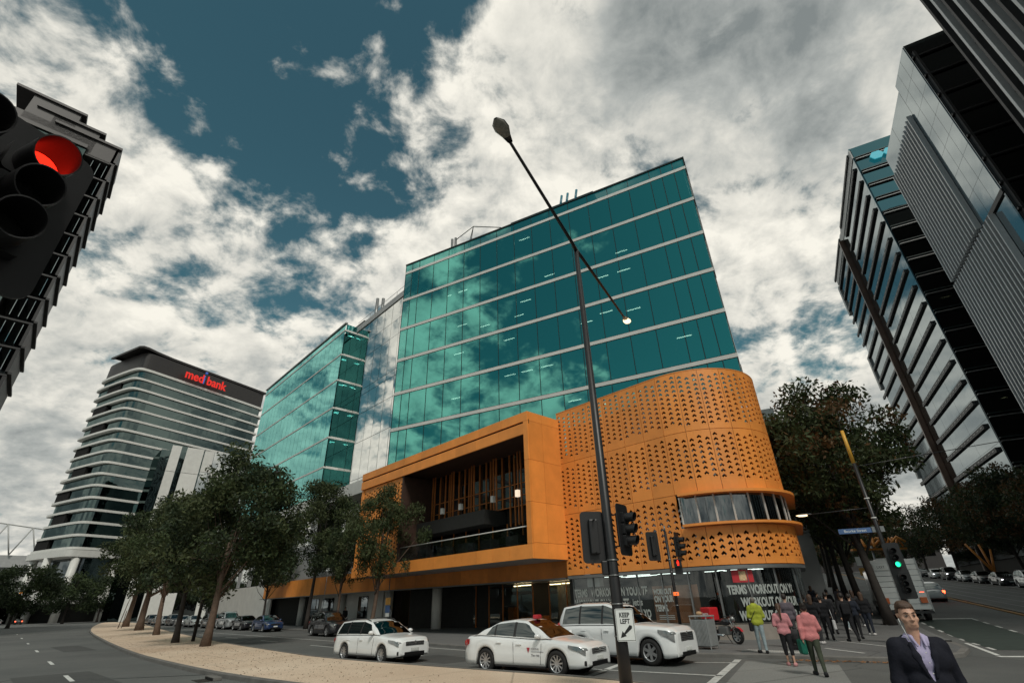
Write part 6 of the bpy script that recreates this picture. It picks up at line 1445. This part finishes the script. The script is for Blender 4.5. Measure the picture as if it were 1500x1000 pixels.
for sx in (-1, 1):
    sh = q_(sx * .185, -.012, 1.395); el = q_(sx * .245, -.05 + .03 * sx, 1.12); wr = q_(sx * .25, .06 + .03 * sx, .88); arms_.append((sh, el, .058, .050)); fore.append((el, wr, .05, .036)); dv = (wr - el) / np.linalg.norm(wr - el); sd_ = np.array([0, 1, 0]) - dv * dv[1]; sd_ /= np.linalg.norm(sd_); pn = np.array([sx, 0, 0])
    hnd.append((wr, wr + dv * .08, .03, .032))
    for k in range(4): b0 = wr + dv * .085 + sd_ * (k - 1.5) * .019; hnd.append((b0, b0 + dv * (.075 - .008 * abs(k - 1.3)) - pn * .02, .010, .0085))
    hnd.append((wr + dv * .03 + sd_ * .028, wr + dv * .08 + sd_ * .056 - pn * .012, .012, .010))
lg = []; shs = []
for sx, ph in ((-1, .15), (1, -.15)):
    hip = q_(sx * .09, 0, .92); kn = hip + np.array([0, math.sin(ph) * .44, -math.cos(ph) * .44]); an = kn + np.array([0, math.sin(ph - .1) * .42, -math.cos(ph - .1) * .42]); an[2] = .085; lg += [(hip, kn, .09, .06), (kn, an, .058, .042)]; shs.append((an + np.array([0, -.04, -.04]), an + np.array([sx * .02, .18, -.045]), .045, .042))
Zs = np.concatenate([np.arange(-.05, 1.35, .02), np.arange(1.35, 1.95, .0055)])
def eyecut(G, v):
    for sx in (-1, 1):
        c = q_(sx * .032, .096, HB - .001); e = np.linalg.norm((G - c) / np.array([1.25, 1, .62]), axis=-1) * .8 - .0135; v = np.maximum(v, -e)
    m_ = np.linalg.norm((G - q_(0, .1, HB - .0708)) / np.array([9, 3, 1]), axis=-1) - .0026; return np.maximum(v, -m_)
man = sdf_object('person', M['skin_pale'], None, torso + neck + head + arms_ + fore + hnd + lg + shs, .0075, .018, -.004, eyecut, Zs)
tag(man, 'person in dark navy suit and lilac open-necked shirt with short brown hair', 'person'); man.location = mp0; man.rotation_euler = (0, 0, R_(-MAZ))
def vcut(G, v):
    w = (np.abs(G[..., 0] + .004) - (G[..., 2] - 1.12 * sm_) * .26) * .96; wedge = np.maximum(w, .02 - G[..., 1]); v2 = v - .007 * np.exp(-((w - .03) / .03) ** 2) * (G[..., 1] > .02); top = G[..., 2] - 1.475 * sm_ - np.where(G[..., 1] < .0, .02, 0)
    return np.maximum(np.maximum(v2, -wedge), top)
sdf_object('suit_jacket', navy, man, torso + arms_ + fore, .011, .025, .015, vcut)
sdf_object('shirt', lilac, man, torso[1:] + [(q_(0, -.012, 1.42), q_(0, .0, 1.485), .064, .064)], .011, .03, .008, lambda G, v: np.maximum(np.maximum(v, G[..., 2] - 1.50 * sm_ + G[..., 1] * .35), -np.maximum(np.abs(G[..., 0]) - (G[..., 2] - 1.40 * sm_) * .42, .03 - G[..., 1])))
for sx in (-1, 1):
    sdf_object('shirt_collar', lilac, man, [(q_(sx * .058, -.02, 1.50), q_(sx * .046, .05, 1.478), .014, .015), (q_(sx * .046, .05, 1.478), q_(sx * .036, .105, 1.41), .015, .009)], .006, .012, .0)
    sdf_object('lapel', navy, man, [(q_(sx * .085, .085, 1.43), q_(sx * .075, .118, 1.33), .018, .03, (1, .45, 1)), (q_(sx * .075, .118, 1.33), q_(sx * .03, .128, 1.17), .028, .012, (1, .4, 1))], .008, .02, .0)
    e = MB().ellipsoid(tuple(q_(sx * .032, .082, HB - .002)), (.0150, .0115, .0075), 14).build('eye', mat('eye_white%d' % sx, (.22, .19, .17), .3, var=0), man); MB().ellipsoid(tuple(q_(sx * .031, .088, HB - .001)), (.0075, .0075, .0075), 12).build('iris', mat('iris%d' % sx, (.015, .010, .008), .2, var=0), e)
    sdf_object('eyebrow', HAIRS['brown'], man, [(q_(sx * .016, .0975, HB + .021), q_(sx * .034, .095, HB + .026), .0042, .0046), (q_(sx * .034, .095, HB + .026), q_(sx * .053, .08, HB + .019), .0046, .0025)], .003, .006, .0)
sdf_object('lips', mat('lips', (.40, .17, .14), .5, var=.05), man, [(q_(-.02, .0885, HB - .0668), q_(.02, .0885, HB - .0668), .0034, .0034), (q_(-.016, .0882, HB - .0750), q_(.016, .0882, HB - .0750), .0038, .0038)], .003, .003, 0)
def hairc(G, v):
    y, z = G[..., 1], G[..., 2]; line = np.where(y > .0, (HB + .062) * sm_ - .0 * y, (HB + .062) * sm_ + y * 1.15); line = np.maximum(line, (HB - .075) * sm_); line = np.where((y < .02) & (y > -.035), np.minimum(line, (HB + .02) * sm_), line)
    return np.maximum(v, line - z + .004 * np.sin(G[..., 0] * 260))
sdf_object('hair', HAIRS['brown'], man, [(q_(0, -.010, HB + .014), q_(0, -.004, HB + .024), .103, .104, (.79, .96, 1.0)), (q_(-.03, .052, HB + .080), q_(.04, .047, HB + .088), .018, .022), (q_(-.03, -.01, HB + .082), q_(.03, -.01, HB + .086), .03, .03)], .006, .03, .003, hairc)
sdf_object('trousers', navy, man, torso[:1] + lg, .02, .03, .012)
for q in shs: sdf_object('shoe', SHOE, man, [q], .016, .02, .012)
MB().tube([tuple(q_(.084, .012, HB - .025)), tuple(q_(.084, .022, HB - .06)), tuple(q_(.07, .06, 1.45))], .004, 5).build('earphone', M['sign_white'], man)
for z in (1.36, 1.28, 1.20): MB().ellipsoid(tuple(q_(0, .142 - (1.36 - z) * .02, z)), (.006, .004, .006), 8).build('shirt_button', M['white_band'], man)
